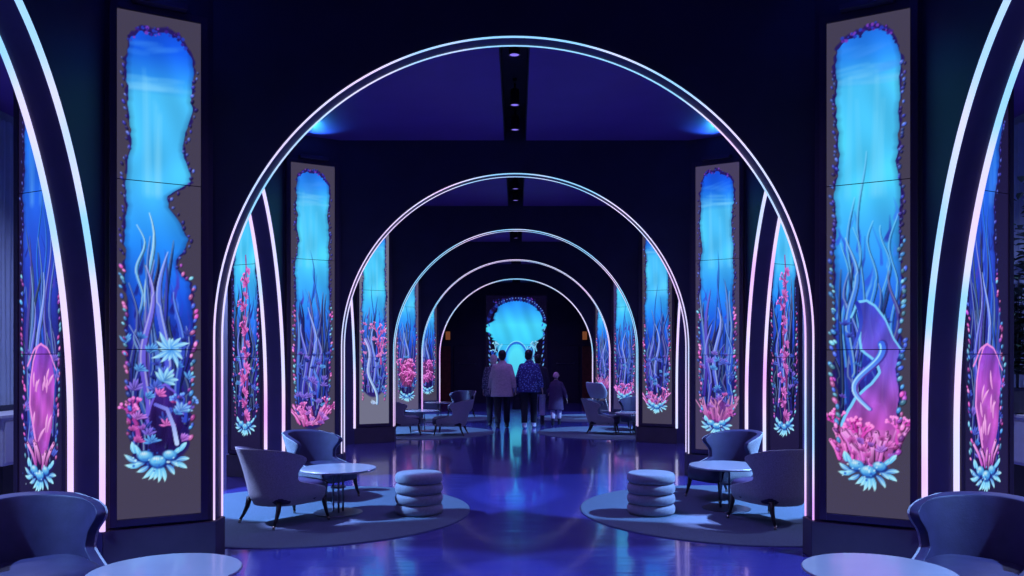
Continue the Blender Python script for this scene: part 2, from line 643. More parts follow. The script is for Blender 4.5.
    def blade(self, u, t0, t1, wd=3.4, c0=(50, 40, 170), c1=(110, 150, 255), amp=6, hi=(170, 200, 255), fr=None, lean=0.0):
        """one long kelp blade tapering to a point, dark on one flank and lit on the other"""
        rng = self.rng
        x, y0, y1 = u * self.w, t0 * self.h, t1 * self.h
        ph, fr = rng.random() * 6.28, fr or rng.uniform(.8, 1.9)
        P = []
        for i in range(37):
            q = i / 36
            P.append((x + lean * self.w * q + amp * (0.3 + 0.7 * q) * math.sin(ph + fr * 6.28 * q), y0 + (y1 - y0) * q))
        pf = lambda t: (0.55 + 0.45 * math.sin(min(1, t * 1.6) * 1.57)) * max(0.0, 1 - t ** 2.2) ** .8
        dk = np.array(c0) * .45
        self.stroke([(p[0] + 1.2, p[1] + 1) for p in P], wd * 1.15, 0, dk, np.array(c1) * .55, .8, True, pf)
        self.stroke(P, wd, 0, c0, c1, 1.0, True, pf)
        if hi is not None:
            self.stroke([(P[i][0] - wd * .55 * pf(i / 36) * (1 if math.cos(ph + fr * 6.28 * i / 36) > -.2 else -1), P[i][1]) for i in range(37)], max(.7, wd * .26), .6, np.array(hi) * .8, hi, .75, True)

    def leaf(self, x, y, L, ang, wd, c0, c1, rib=True):
        P = [(x + L * q * math.sin(ang + .25 * q), y - L * q * math.cos(ang + .25 * q)) for q in (0, .25, .5, .75, 1)]
        pf = lambda t: math.sin(math.pi * min(1, .12 + .88 * t)) ** .8
        self.stroke(P, wd, 0, c0, c1, 1, False, pf)
        if rib:
            self.stroke([(p[0] - wd * .25, p[1]) for p in P], .6, .6, np.clip(np.array(c1) + 40, 0, 255), None, .55)

    def sprig(self, x, y, s, col, tip, n=7, spread=1.3, up=0.0):
        for i in range(n):
            a = up - spread + 2 * spread * i / max(1, n - 1) + self.rng.uniform(-.12, .12)
            l = s * self.rng.uniform(.7, 1.1)
            self.leaf(x, y, l, a, max(1.0, s * .17), np.clip(np.array(col) * self.rng.uniform(.7, 1.1), 0, 255), tip, s > 9)

    def branch(self, x, y, L, ang, r, col, tip, depth=5):
        rng = self.rng
        x2, y2 = x + L * math.sin(ang), y - L * math.cos(ang)
        mid = ((x + x2) / 2 + rng.uniform(-1, 1), (y + y2) / 2)
        self.stroke([(x + .8, y), (mid[0] + .8, mid[1]), (x2 + .8, y2)], r, r * 0.85, np.array(col) * .55)
        self.stroke([(x, y), mid, (x2, y2)], r * .8, r * 0.7, col)
        if depth == 0:
            self.dab(x2, y2, r + .7, None, tip, 1.0)
            self.dab(x2 - .5, y2 - .6, r * .5, None, np.clip(np.array(tip) + 40, 0, 255), .9)
            return
        for s in (-1, 1):
            if rng.random() < 0.92:
                self.branch(x2, y2, L * rng.uniform(0.6, 0.86), ang + s * rng.uniform(0.2, 0.62), max(0.8, r * 0.8), np.clip(np.array(col) + rng.uniform(-14, 22), 0, 255), tip, depth - 1)

    def tubes(self, u, t, n, spread, col, tip, L=22):
        rng = self.rng
        xs = sorted((rng.uniform(-spread, spread) for _ in range(n)), key=lambda v: -abs(v))
        for d in xs:
            x = (u + d) * self.w
            y = t * self.h + rng.uniform(-4, 6) - 6 * (d / spread) ** 2
            a = d / max(spread, .01) * 0.5 + rng.uniform(-.25, .25)
            l = rng.uniform(0.45, 1.0) * L
            r = rng.uniform(1.3, 2.7)
            c = np.clip(np.array(col) * rng.uniform(0.6, 1.1), 0, 255)
            P = [(x, y), (x + l * 0.5 * math.sin(a), y - l * 0.5), (x + l * math.sin(a * 1.4), y - l)]
            self.stroke([(p[0] + 1, p[1]) for p in P], r * 1.2, r, c * .45, c * .6, .9)
            self.stroke(P, r, r * 0.8, c, tip)
            self.stroke([(p[0] - r * .4, p[1]) for p in P], .7, .7, np.clip(c + 50, 0, 255), np.clip(np.array(tip) + 30, 0, 255), .6)
            self.dab(P[2][0], P[2][1], r * 0.55, r * .4, np.array(col) * 0.4, 0.8)

    def beads(self, t0, t1, cs, step=8, size=1.8, off=3):
        rng = self.rng
        y = t0 * self.h
        while y < t1 * self.h:
            i = min(int(y), self.h - 1)
            for e, s in ((self.le[i] - off, -1), (self.ri[i] + off, 1)):
                c = np.array(cs[rng.randrange(len(cs))]) * rng.uniform(0.55, 1.1)
                x, yy = min(max(e + rng.uniform(-3, 2), 2), self.w - 3), y + rng.uniform(-3, 3)
                k = rng.uniform(.6, 1.25) * size
                a = s * rng.uniform(.2, 1.0)
                self.dab(x + .7, yy + .7, k * 1.1, k * 1.9, c * .35, .8, a)
                self.dab(x, yy, k, k * 1.7, np.clip(c, 0, 255), 0.95, a)
                self.dab(x - .5, yy - .8, k * .45, k * .7, np.clip(c + 70, 0, 255), 0.8, a)
            y += rng.uniform(0.5, 1.2) * step

    def shells(self, u=0.47, t=0.885, k=1.0, c=(165, 235, 255)):
        rng = self.rng
        x, y = u * self.w, t * self.h
        deep, mid = (36, 96, 205), (74, 170, 238)
        k *= .88
        for s in (-1, 1):                                          # leafy fronds reaching out on both sides
            for q, (dx, dy, a, l) in enumerate(((20, -6, .75, 17), (24, 2, 1.25, 17), (22, 6, 1.75, 17), (12, 8, 2.25, 16), (28, -10, .45, 12), (16, 2, 2.0, 13))):
                self.leaf(x + s * dx * k, y + dy * k, l * k * rng.uniform(.85, 1.15), s * a, 3.0 * k, deep if q % 2 else mid, c)
        for a in (2.6, 3.14, -2.6, 2.9, -2.9):
            self.leaf(x + 6 * math.sin(a), y + 8 * k, rng.uniform(15, 21) * k, a, 3.0 * k, mid, c)
        for s, r in ((-1, 8.0), (1, 7.2), (0, 8.6)):
            cx, cy = x + s * 15 * k, y - 5 * k + (7 * k if s == 0 else 0)
            self.dab(cx + 1, cy + 2, r * k * 1.25, r * .85 * k, (20, 50, 140), .85, 0, 2)
            self.dab(cx, cy, r * k * 1.15, r * 0.78 * k, (60, 140, 220), 1, 0, 1.5)
            self.dab(cx - 1, cy - 1.5 * k, r * 0.95 * k, r * 0.55 * k, (130, 215, 250), 1, 0, 3)
            self.dab(cx - 2 * k, cy - 3 * k, r * 0.5 * k, r * 0.25 * k, (225, 248, 255), .9, 0, 2)
            for q in range(-3, 4):
                self.stroke([(cx + q * .8, cy + r * .6 * k), (cx + q * r * .3 * k, cy - r * .55 * k)], 0.5, 0.5, (40, 100, 190), al=0.28)
        for _ in range(int(26 * k)):
            self.dab(x + rng.gauss(0, 17) * k, y + rng.gauss(2, 6) * k, rng.uniform(.7, 1.5), None, ((200, 240, 255), (90, 190, 255), (40, 90, 200))[rng.randrange(3)], .85)

    def thicket(self, t0, t1, n, cs, size=(6, 12)):
        """small weeds and corals crowding the lower half, back to front"""
        rng = self.rng
        ys = sorted(rng.uniform(t0, t1) for _ in range(n))
        for t in ys:
            y = t * self.h
            i = min(int(y), self.h - 1)
            x = rng.uniform(self.le[i] - 1, self.ri[i] + 1)
            col, tip = cs[rng.randrange(len(cs))]
            self.sprig(x, y, rng.uniform(*size), np.array(col) * .8, tip, rng.randrange(4, 8), rng.uniform(.6, 1.5), rng.uniform(-.5, .5))

    def sparkle(self, n, t0, t1, cs, r=1.0):
        rng = self.rng
        for _ in range(n):
            self.dab(rng.uniform(.06, .94) * self.w, rng.uniform(t0, t1) * self.h, r * rng.uniform(.6, 1.3), None, cs[rng.randrange(len(cs))], 0.85)

    def done(self):
        """the finished picture, its reds leaning to the magenta of the tank"""
        r, g, b = self.a[..., 0], self.a[..., 1], self.a[..., 2]
        d = np.clip(r - b, 0, 1)
        self.a[..., 2] = b + .62 * d
        self.a[..., 1] = g + .12 * np.clip(r - g, 0, 1) * (d > 0)
        return self.a

    def cave(self, lt, lu, rt, ru, tops, cols, t0, t1, bright=(140, 210, 255)):
        """a swollen shape between a left and a right edge, its left edge lit"""
        h, w = self.h, self.w
        t = np.arange(h) / h
        l = np.interp(t, lt, lu) * w
        r = np.minimum(np.interp(t, rt, ru) * w, self.ri - 1)
        tp = np.interp(np.arange(w) / w, [p[0] for p in tops], [p[1] for p in tops]) * h
        m = np.clip(self.xx - l[:, None], 0, 1) * np.clip(r[:, None] - self.xx, 0, 1) * np.clip(self.yy - tp[None, :], 0, 1) * np.clip((t1 * h - self.yy) / 8, 0, 1)
        g = np.stack([np.interp(t, np.linspace(t0, t1, len(cols)), [c[k] for c in cols]) for k in range(3)], -1)
        tex = 1 + .12 * np.sin(self.xx * .16 + 2.5 * np.sin(self.yy * .05)) + .06 * np.sin(self.xx * .4 + self.yy * .11)
        self.a += (m * .92)[..., None] * (np.clip(g[:, None, :] / 255 * tex[..., None], 0, 1) - self.a)
        self.stroke([(l[min(int(q * h), h - 1)], q * h) for q in np.linspace(t0 + .01, t1 - .03, 40)], 1.3, 1.8, bright)
        self.stroke([(u * w, tp[int(u * w)]) for u in np.linspace(tops[0][0], tops[-1][0], 20)], 1.4, 1.0, bright)
        return l


GREY = (68, 62, 82)
BLUE = [(0, (20, 70, 220)), (0.07, (22, 95, 235)), (0.12, (45, 145, 245)), (0.16, (75, 195, 255)), (0.33, (72, 192, 255)), (0.46, (36, 135, 242)), (0.56, (28, 85, 220)), (0.66, (30, 45, 165)), (0.76, (38, 26, 110)), (1, (30, 18, 75))]
AQUA = [(0, (25, 100, 230)), (0.08, (45, 145, 248)), (0.14, (75, 200, 255)), (0.34, (74, 205, 255)), (0.48, (48, 150, 245)), (0.58, (38, 95, 225)), (0.70, (42, 48, 165)), (0.84, (46, 28, 105)), (1, (36, 20, 80))]
DEEP = [(0, (18, 60, 180)), (0.1, (34, 115, 230)), (0.2, (36, 118, 238)), (0.35, (36, 98, 226)), (0.5, (40, 66, 196)), (0.64, (38, 40, 140)), (0.8, (30, 22, 80)), (1, (22, 14, 52))]
PINKS = [(225, 70, 165), (180, 80, 215), (255, 120, 195)]
CYANS = [(80, 160, 255), (120, 205, 255), (70, 100, 235)]
WEED = [((40, 40, 150), (80, 110, 240)), ((30, 60, 180), (90, 170, 255)), ((70, 40, 150), (130, 110, 245)), ((20, 24, 90), (50, 70, 190))]
ROSE = [((150, 40, 130), (240, 100, 190)), ((110, 50, 160), (190, 120, 240))]
EDGE_L = [(0, .14), (.1, .11), (.2, .12), (.27, .15), (.33, .11), (.45, .09), (.6, .11), (.75, .13), (.88, .18), (1, .3)]
EDGE_R = [(0, .82), (.1, .87), (.2, .85), (.3, .85), (.45, .87), (.6, .88), (.75, .87), (.88, .82), (1, .7)]
KELPC = [((34, 30, 140), (70, 90, 225)), ((44, 40, 170), (84, 125, 245)), ((28, 50, 175), (55, 115, 235)), ((66, 44, 165), (115, 115, 242)), ((40, 75, 210), (125, 175, 255)), ((24, 22, 100), (50, 60, 180))]


def kelp_bed(A, n, top=(.40, .68), dark=False):
    for i in range(n):
        q = i / n
        c0, c1 = KELPC[A.rng.randrange(6)]
        f = (.45 + .55 * q) * (.5 if dark else 1)
        A.blade(A.rng.uniform(.14, .86), A.rng.uniform(.78, .90), A.rng.uniform(*top), A.rng.uniform(1.8, 4.4), np.array(c0) * f, np.array(c1) * f, A.rng.uniform(3, 9), (np.array((165, 200, 255)) * (.5 + .5 * q)) if A.rng.random() < .75 else None, lean=A.rng.uniform(-.12, .12))


def art_main_left():
    A = Art(3, GREY)
    ri = [(0, .82), (.1, .88), (.20, .86), (.235, .80), (.265, .76), (.295, .82), (.325, .84), (.342, .70), (.358, .58), (.38, .60), (.41, .74), (.44, .84), (.46, .80), (.485, .70), (.505, .70), (.53, .84), (.6, .88), (.75, .87), (.88, .82), (1, .7)]
    A.opening(EDGE_L, ri, BLUE)
    A.surface(0.145)
    A.rays()
    A.wash(60, .48, .86, [(40, 70, 210), (70, 60, 190), (30, 30, 120), (90, 130, 250)])
    A.blade(.26, .62, .42, 1.6, (60, 130, 240), (130, 210, 255), 6, (190, 235, 255))
    A.blade(.36, .64, .395, 2.2, (70, 150, 250), (150, 220, 255), 7, (210, 240, 255), 1.0)
    kelp_bed(A, 20, (.44, .68))
    A.blade(.55, .80, .47, 4.6, (60, 60, 200), (110, 145, 255), 9, (190, 205, 255), 1.1)
    A.blade(.34, .82, .50, 4.2, (80, 60, 190), (130, 130, 250), 8, (200, 200, 255), 1.3)
    A.blade(.72, .80, .55, 4.0, (30, 40, 150), (70, 110, 240), 6, (120, 170, 255), 1.2)
    A.cave([.72, .76, .80, .86], [.50, .36, .34, .44], [.72, .77, .82, .86], [.56, .74, .78, .66], [(.34, .80), (.45, .745), (.55, .735), (.66, .75), (.78, .80)], [(64, 34, 130), (40, 20, 90), (26, 14, 64)], .735, .865, (110, 90, 220))
    A.thicket(.62, .86, 34, WEED)
    for i in range(13):
        a = i * 0.50
        A.leaf(.62 * A.w, .665 * A.h, 13 + 5 * (i % 3), a, 2.6, (60, 140, 235), (165, 225, 255))
    A.sprig(.56 * A.w, .73 * A.h, 16, (60, 130, 225), (160, 225, 255), 7, 1.4, .3)
    A.branch(.24 * A.w, .835 * A.h, 13, -.15, 3.0, (170, 50, 150), (235, 105, 195), 4)
    A.branch(.13 * A.w, .81 * A.h, 8, .1, 2.2, (190, 60, 160), (245, 120, 200), 3)
    A.thicket(.74, .86, 8, ROSE, (7, 11))
    A.branch(.80 * A.w, .81 * A.h, 11, .1, 2.4, (50, 70, 200), (110, 165, 255), 4)
    A.sprig(.76 * A.w, .79 * A.h, 13, (60, 110, 220), (130, 180, 255), 6, 1.2)
    A.stroke([(.44 * A.w, .775 * A.h), (.58 * A.w, .785 * A.h), (.66 * A.w, .82 * A.h), (.70 * A.w, .855 * A.h)], 1.8, 2.6, (100, 100, 220), (185, 210, 255))
    A.beads(.10, .5, [(60, 60, 190), (90, 110, 230), (50, 40, 140)], 8, 1.25)
    A.beads(.5, .85, PINKS + CYANS, 7, 1.8)
    A.shells(.47, .885, 1.05)
    return A.done()


def art_main_right():
    A = Art(11, GREY)
    A.opening(EDGE_L, EDGE_R, AQUA)
    A.surface(0.12)
    A.rays(6)
    A.wash(40, .40, .84, [(60, 130, 245), (50, 90, 225), (40, 50, 170), (110, 190, 255)])
    for u, t1, wd in ((.30, .36, 2.4), (.42, .27, 1.1), (.55, .41, 2.2), (.70, .42, 2.6), (.22, .45, 2.2), (.80, .40, 1.6), (.36, .42, 1.2)):
        A.blade(u, .70, t1, wd, (50, 105, 235), (64, 165, 245), 6, (130, 215, 255), A.rng.uniform(1, 2))
    kelp_bed(A, 16, (.46, .66))
    A.blade(.30, .72, .44, 3.6, (40, 80, 215), (90, 165, 250), 8, (170, 225, 255), 1.4)
    A.thicket(.60, .80, 16, WEED, (5, 9))
    A.cave([.565, .60, .64, .665, .69, .71, .73, .76, .80, .84, .89], [.34, .42, .40, .42, .60, .64, .56, .36, .22, .14, .16], [.56, 1.0], [.95, .95], [(.30, .60), (.36, .570), (.48, .568), (.58, .578), (.70, .605), (.80, .645), (.9, .67)], [(64, 70, 205), (92, 80, 205), (120, 84, 205), (160, 82, 195), (190, 80, 180), (170, 70, 160)], .565, .90, (120, 205, 255))
    P = [(.50 + .17 * math.sin(1.2 + q * 5.2), .655 + .13 * q) for q in [i / 30 for i in range(31)]]
    A.stroke([(x * A.w + 1.5, y * A.h) for x, y in P], 5, 2, (60, 50, 150), (110, 70, 190))
    A.stroke([(x * A.w, y * A.h) for x, y in P], 4, 1.6, (60, 105, 235), (130, 190, 255))
    A.stroke([(x * A.w - 1.6, y * A.h) for x, y in P], 1, .7, (150, 225, 255), (190, 225, 255))
    P = [(.37 + .05 * math.sin(q * 4), .572 + .09 * q) for q in [i / 10 for i in range(11)]]
    A.stroke([(x * A.w, y * A.h) for x, y in P], 2.4, 1.4, (40, 50, 180), (70, 100, 225))
    A.tubes(.50, .862, 18, .36, (180, 60, 170), (225, 120, 215), 30)
    A.branch(.40 * A.w, .88 * A.h, 15, .05, 3.0, (215, 50, 140), (255, 125, 185), 4)
    A.branch(.14 * A.w, .84 * A.h, 10, -.1, 2.2, (220, 60, 150), (255, 130, 195), 4)
    A.branch(.84 * A.w, .85 * A.h, 10, .1, 2.2, (215, 60, 165), (255, 130, 205), 4)
    A.tubes(.32, .885, 9, .18, (225, 55, 145), (255, 125, 190), 30)
    A.tubes(.62, .888, 12, .22, (190, 70, 180), (235, 140, 225), 30)
    A.thicket(.84, .89, 12, ROSE, (6, 10))
    A.beads(.1, .45, [(60, 70, 200), (70, 60, 170), (80, 110, 230)], 7, 1.4)
    A.beads(.45, .72, CYANS, 7, 1.8)
    A.beads(.72, .87, PINKS + CYANS, 6, 2.0)
    A.shells(.50, .905, 1.0)
    return A.done()


def art_kelp(seed, grad, back=GREY, pink='bottom', shells=True, ledge=EDGE_L, redge=EDGE_R, pinkc=(240, 70, 160), dark=False, bottom=.92):
    A = Art(seed, back)
    A.opening(ledge, redge, grad, bottom=bottom)
    A.surface(.13)
    A.rays(5)
    rng = A.rng
    A.wash(50, .45, .88, [(40, 80, 220), (70, 60, 190), (30, 30, 120), (80, 130, 250)])
    A.blade(.46, .75, .30, 1.8, (40, 80, 220), (50, 130, 235), 7, None)
    A.blade(.56, .78, .36, 2.4, (36, 60, 200), (60, 130, 240), 7, None)
    kelp_bed(A, 22, (.38, .68), dark)
    A.blade(.48, .84, .50, 4.6, (70, 80, 215), (130, 160, 255), 10, (190, 215, 255), 1.2)
    A.blade(.30, .84, .56, 3.8, (60, 50, 180), (110, 120, 245), 8, (170, 190, 255), 1.2)
    A.thicket(.66, .88, 30, WEED)
    tip = tuple(min(255, c + 55) for c in pinkc)
    pd = np.array(pinkc) * .8
    if pink == 'bottom':
        A.tubes(.45, .905, 22, .30, pd, tip, 34)
        A.branch(.36 * A.w, .91 * A.h, 15, -.15, 2.8, pd, tip, 4)
        A.branch(.66 * A.w, .90 * A.h, 16, .2, 2.8, pd, tip, 4)
        A.thicket(.84, .91, 14, [(tuple(pd * .8), tip)] + ROSE, (7, 12))
    elif pink == 'anemone':
        A.dab(.5 * A.w, .87 * A.h, .28 * A.w, .05 * A.h, (120, 50, 140), .8, 0, 8)
        for i in range(44):
            a = -1.4 + 2.8 * rng.random()
            l = rng.uniform(16, 48)
            x, y = (.5 + .20 * math.sin(a * 1.4)) * A.w, (.895 - .02 * rng.random()) * A.h
            f = rng.uniform(.55, 1)
            A.stroke([(x, y), (x + l * .4 * math.sin(a), y - l * .5), (x + l * .75 * math.sin(a + rng.uniform(-.6, .6)), y - l)], 2.2, .8, np.array((190, 80, 190)) * f, np.array((255, 165, 220)) * f, .9)
        A.thicket(.80, .90, 10, ROSE, (6, 10))
    elif pink == 'right':
        A.branch(.72 * A.w, .70 * A.h, 22, -.1, 3.2, pd, tip, 5)
        A.branch(.62 * A.w, .60 * A.h, 19, .1, 2.8, pd, tip, 5)
        A.thicket(.50, .68, 10, [(tuple(pd * .8), tip)], (7, 12))
        P = [(.2 + .35 * q + .08 * math.sin(q * 9), .58 + .32 * q) for q in [i / 30 for i in range(31)]]
        A.stroke([(x * A.w + 2, y * A.h) for x, y in P], 6, 3, (60, 50, 140), (70, 80, 150))
        A.stroke([(x * A.w, y * A.h) for x, y in P], 5.4, 2.6, (130, 130, 220), (140, 190, 235))
        A.stroke([(x * A.w - 2, y * A.h) for x, y in P], 1.5, 1, (200, 205, 255), (200, 230, 250))
    elif pink == 'mass':
        A.dab(.48 * A.w, .76 * A.h, .34 * A.w, .09 * A.h, pd * .6, .85, 0, 12)
        for i in range(22):
            A.branch(rng.uniform(.2, .76) * A.w, rng.uniform(.71, .86) * A.h, 10, rng.uniform(-.7, .7), 2.4, np.array(pinkc) * rng.uniform(.55, 1.0), tip, 3)
    elif pink == 'tree':
        A.stroke([(.48 * A.w, .9 * A.h), (.56 * A.w, .74 * A.h), (.44 * A.w, .58 * A.h), (.54 * A.w, .42 * A.h), (.50 * A.w, .30 * A.h)], 3.2, 1.4, (100, 30, 100), (160, 50, 140))
        for i in range(13):
            t = .36 + .52 * i / 12
            A.sprig((.5 + .06 * math.sin(t * 22)) * A.w, t * A.h, rng.uniform(10, 17), np.array(pinkc) * rng.uniform(.5, .8), np.clip(np.array(tip) * rng.uniform(.8, 1), 0, 255), 8, 1.5, (-1) ** i * .8)
            if i % 2:
                A.branch((.5 + .06 * math.sin(t * 22)) * A.w, t * A.h, 9, (-1) ** i * .7, 2.0, pd, tip, 3)
    elif pink == 'veil':
        A.cave([.64, .655, .68, .72, .77, .82, .86, .885], [.50, .41, .33, .27, .25, .34, .41, .52], [.64, .655, .68, .72, .77, .82, .86, .885], [.58, .69, .76, .82, .79, .75, .66, .60], [(.2, .69), (.35, .655), (.5, .645), (.66, .655), (.85, .70)], [(120, 60, 190), (175, 75, 195), (190, 85, 190), (150, 60, 170)], .64, .885, (235, 130, 220))
        for i in range(12):
            A.leaf(rng.uniform(.34, .70) * A.w, rng.uniform(.72, .85) * A.h, rng.uniform(12, 22), rng.uniform(-.5, .5), 2.2, (190, 90, 190), (245, 160, 225))
        A.tubes(.52, .89, 9, .16, (170, 70, 180), (240, 150, 225), 26)
    A.beads(.12, .5, [(60, 60, 190), (80, 100, 230), (50, 40, 140)], 8, 1.25)
    A.beads(.5, .88, PINKS + CYANS, 7, 1.8)
    if shells:
        A.shells(.48, .91, .95)
    elif pink == 'right':
        A.sprig(.46 * A.w, .90 * A.h, 14, (130, 150, 210), (180, 205, 240), 5, 1.0)
    return A.done()


def art_end():
    A = Art(23, (9, 5, 30), 200, 300)
    G = [(0, (30, 120, 240)), (.1, (40, 150, 250)), (.3, (70, 215, 255)), (.5, (60, 200, 250)), (.62, (50, 160, 245)), (.8, (35, 80, 200)), (1, (24, 30, 110))]
    A.opening([(0, .3), (.1, .16), (.3, .05), (.42, .06), (.5, .16), (.6, .14), (.7, .26), (1, .3)], [(0, .7), (.1, .84), (.3, .95), (.42, .92), (.5, .80), (.6, .84), (.7, .72), (1, .68)], G, top=.04, ragged=5.0, bottom=.98)
    for i in range(30):
        a = math.pi * (i + .5) / 30
        x, y = A.w * (.5 - .46 * math.cos(a)), A.h * (.27 - .235 * math.sin(a))
        A.dab(x, y, 6, 7, ((16, 16, 80), (30, 50, 150), (20, 10, 60))[i % 3], .9)
        A.dab(x + 2, y - 3, 1.6, None, (120, 170, 255), .9)
    A.stroke([(A.w * (.5 - .20 * math.cos(q * math.pi)), A.h * (.70 - .22 * math.sin(q * math.pi))) for q in np.linspace(-.28, 1.28, 40)], 3.5, 3.5, (40, 110, 220))
    A.stroke([(A.w * (.5 - .215 * math.cos(q * math.pi)), A.h * (.70 - .235 * math.sin(q * math.pi))) for q in np.linspace(-.2, 1.2, 40)], 1.2, 1.2, (130, 230, 255))
    A.dab(.5 * A.w, .68 * A.h, .15 * A.w, .17 * A.h, (90, 235, 250), .8, 0, 12)
    for s in (-1, 1):
        for i in range(9):
            A.branch(A.w * (.5 + s * A.rng.uniform(.27, .42)), A.h * A.rng.uniform(.55, .95), 11, -s * .3, 2.2, ((40, 90, 220), (30, 50, 160), (120, 200, 250))[i % 3], (150, 215, 255), 3)
        P = [(A.w * (.5 + s * (.24 + .05 * math.sin(q * 7))), A.h * (.5 + .3 * q)) for q in [i / 20 for i in range(21)]]
        A.stroke(P, 3, 2, (120, 220, 255), (60, 140, 240))
        for q in range(14):
            A.dab(A.w * (.5 + s * (.44 + A.rng.uniform(-.02, .02))), A.h * (.3 + q * .045), 2, 5, ((50, 80, 210), (120, 190, 255))[q % 2], .9, s * .4)
    return A.a


def screen_mesh(name, art, w, h, r0, r1):
    """a flat display showing rows r0..r1 of the picture; local x right, z up, facing -y"""
    sub = art[r0:r1]
    n, m = sub.shape[0], sub.shape[1]
    gx, gz = np.meshgrid(np.linspace(-w / 2, w / 2, m), np.linspace(h, 0, n))
    co = np.stack([gx, np.zeros_like(gx), gz], -1).reshape(-1, 3)
    idx = np.arange(n * m).reshape(n, m)
    q = np.stack([idx[1:, :-1], idx[1:, 1:], idx[:-1, 1:], idx[:-1, :-1]], -1).reshape(-1, 4)
    me = bpy.data.meshes.new(name)
    me.vertices.add(n * m)
    me.vertices.foreach_set('co', co.ravel())
    me.loops.add(q.size)
    me.loops.foreach_set('vertex_index', q.ravel().astype(np.int32))
    me.polygons.add(len(q))
    me.polygons.foreach_set('loop_start', np.arange(0, q.size, 4).astype(np.int32))
    at = me.color_attributes.new('picture', 'FLOAT_COLOR', 'POINT')
    col = np.ones((n * m, 4), np.float32)
    col[:, :3] = lin(sub.reshape(-1, 3))
    at.data.foreach_set('color', col.ravel())
    me.materials.append(M['screen'])
    me.update()
    me.validate()
    return me


G1 = 'undersea screens on the pillars facing the hall'


def display_panel(p0, p1, inset0, inset1, zb, zt, art, label, group, rows=3, outn=0.012):
    """a tall lightbox of stacked screens on the face from p0 to p1 (left to right as seen from the front)"""
    a, c = Vector((p0[0], p0[1])), Vector((p1[0], p1[1]))
    d = c - a
    L = d.length
    ang = math.atan2(d.y, d.x)
    mid = a + d * ((inset0 + inset1) / 2)
    w = L * (inset1 - inset0)
    n = Vector((d.y, -d.x)) / L
    root = empty('display_panel', (mid.x + n.x * 0.004, mid.y + n.y * 0.004, zb), ang, label, 'display panel', group)
    hgt = zt - zb
    b = MB()
    fw, dp = 0.05, 0.03
    b.box((-w / 2 - fw, -dp, -fw), (-w / 2, 0, hgt + fw))
    b.box((w / 2, -dp, -fw), (w / 2 + fw, 0, hgt + fw))
    b.box((-w / 2, -dp, -fw), (w / 2, 0, 0))
    b.box((-w / 2, -dp, hgt), (w / 2, 0, hgt + fw))
    b.build('frame', M['bezel'], root, bevel=0.003)
    if group == G1:
        b = MB()
        b.box((-w * .32, -.10, hgt + fw + .004), (w * .32, -.01, hgt + fw + .045))
        b.build('uplight', M['bezel'], root, bevel=.004)
        d = bpy.data.lights.new('uplight_lamp', 'SPOT')
        d.color, d.energy = (0.04, 0.42, 1.0), 30.0
        d.spot_size, d.spot_blend, d.shadow_soft_size = math.radians(84), 1.0, 0.04
        lo = bpy.data.objects.new('uplight_lamp', d)
        C.objects.link(lo)
        lo.parent = root
        lo.location = (0, -.11, hgt + fw + .06)
        lo.rotation_euler = (math.pi + math.radians(42), 0, 0)
    H = art.shape[0]
    gap = 0.006
    for i in range(rows):
        r0, r1 = H * i // rows, H * (i + 1) // rows
        hh = hgt / rows - gap
        me = screen_mesh('screen', art, w - 0.002, hh, r0, r1)
        o = bpy.data.objects.new('screen', me)
        C.objects.link(o)
        o.parent = root
        o.location = (0, -0.018, hgt - hgt * (i + 1) / rows + gap / 2)
    b = MB()
    b.box((-w / 2, -0.012, 0), (w / 2, -0.004, hgt))
    b.build('backing', M['bezel'], root)
    return root


ZB, ZT = 0.355, 4.065
ARTS_L = [art_main_left(),
          art_kelp(5, AQUA, GREY, 'bottom', False, pinkc=(245, 80, 160)),
          art_kelp(8, AQUA, (112, 112, 134), 'right', False, pinkc=(235, 80, 165), bottom=.86),
          art_kelp(13, BLUE, (92, 86, 118), 'mass', True, pinkc=(245, 75, 165)),
          art_kelp(17, BLUE, GREY, 'mass', True, pinkc=(205, 70, 190))]
ARTS_R = [art_main_right(),
          art_kelp(6, BLUE, (70, 62, 92), 'anemone', True),
          art_kelp(9, BLUE, GREY, 'bottom', True, pinkc=(215, 90, 190)),
          art_kelp(14, AQUA, (60, 54, 100), 'bottom', True, pinkc=(205, 70, 190)),
          art_kelp(18, BLUE, GREY, 'anemone', False)]
DESC_L = ['undersea screen with kelp and pale shells on the nearest left pillar', 'undersea screen with pink coral at its foot on the second left pillar', 'undersea screen with pale grey border and rosy coral, third left pillar', 'undersea screen with a big pink coral mass on the fourth left pillar', 'narrow undersea screen on the fifth and farthest left pillar']
DESC_R = ['undersea screen with violet cave and pink tube coral on the nearest right pillar', 'undersea screen with pale pink anemone at its foot on the second right pillar', 'undersea screen with tall blue kelp on the third right pillar', 'undersea screen with white shells on the fourth right pillar', 'narrow undersea screen on the fifth and farthest right pillar']
for k, y in enumerate(YK):
    display_panel((-PA[0], y + PA[1]), (-PB[0], y + PB[1]), .106, .873, ZB, ZT, ARTS_L[k], DESC_L[k], G1)
    display_panel((PB[0], y + PB[1]), (PA[0], y + PA[1]), .127, .894, ZB, ZT, ARTS_R[k], DESC_R[k], G1)
NIGHT = (30, 24, 62)
G2 = 'undersea screens facing the side aisles'
AIS_L = [art_kelp(31, DEEP, NIGHT, 'veil', True), art_kelp(32, AQUA, NIGHT, 'tree', True, pinkc=(225, 60, 150), dark=True)]
AIS_R = [art_kelp(33, DEEP, NIGHT, 'veil', True, redge=[(0, .8), (.2, .84), (.35, .70), (.45, .66), (.55, .74), (.7, .84), (1, .7)]), art_kelp(34, BLUE, NIGHT, 'tree', True, pinkc=(205, 65, 190), dark=True)]
DA_L = ['dark-bordered screen with a magenta veil seen through the nearest left side arch', 'dark-bordered screen with branching pink coral seen through the second left side arch']
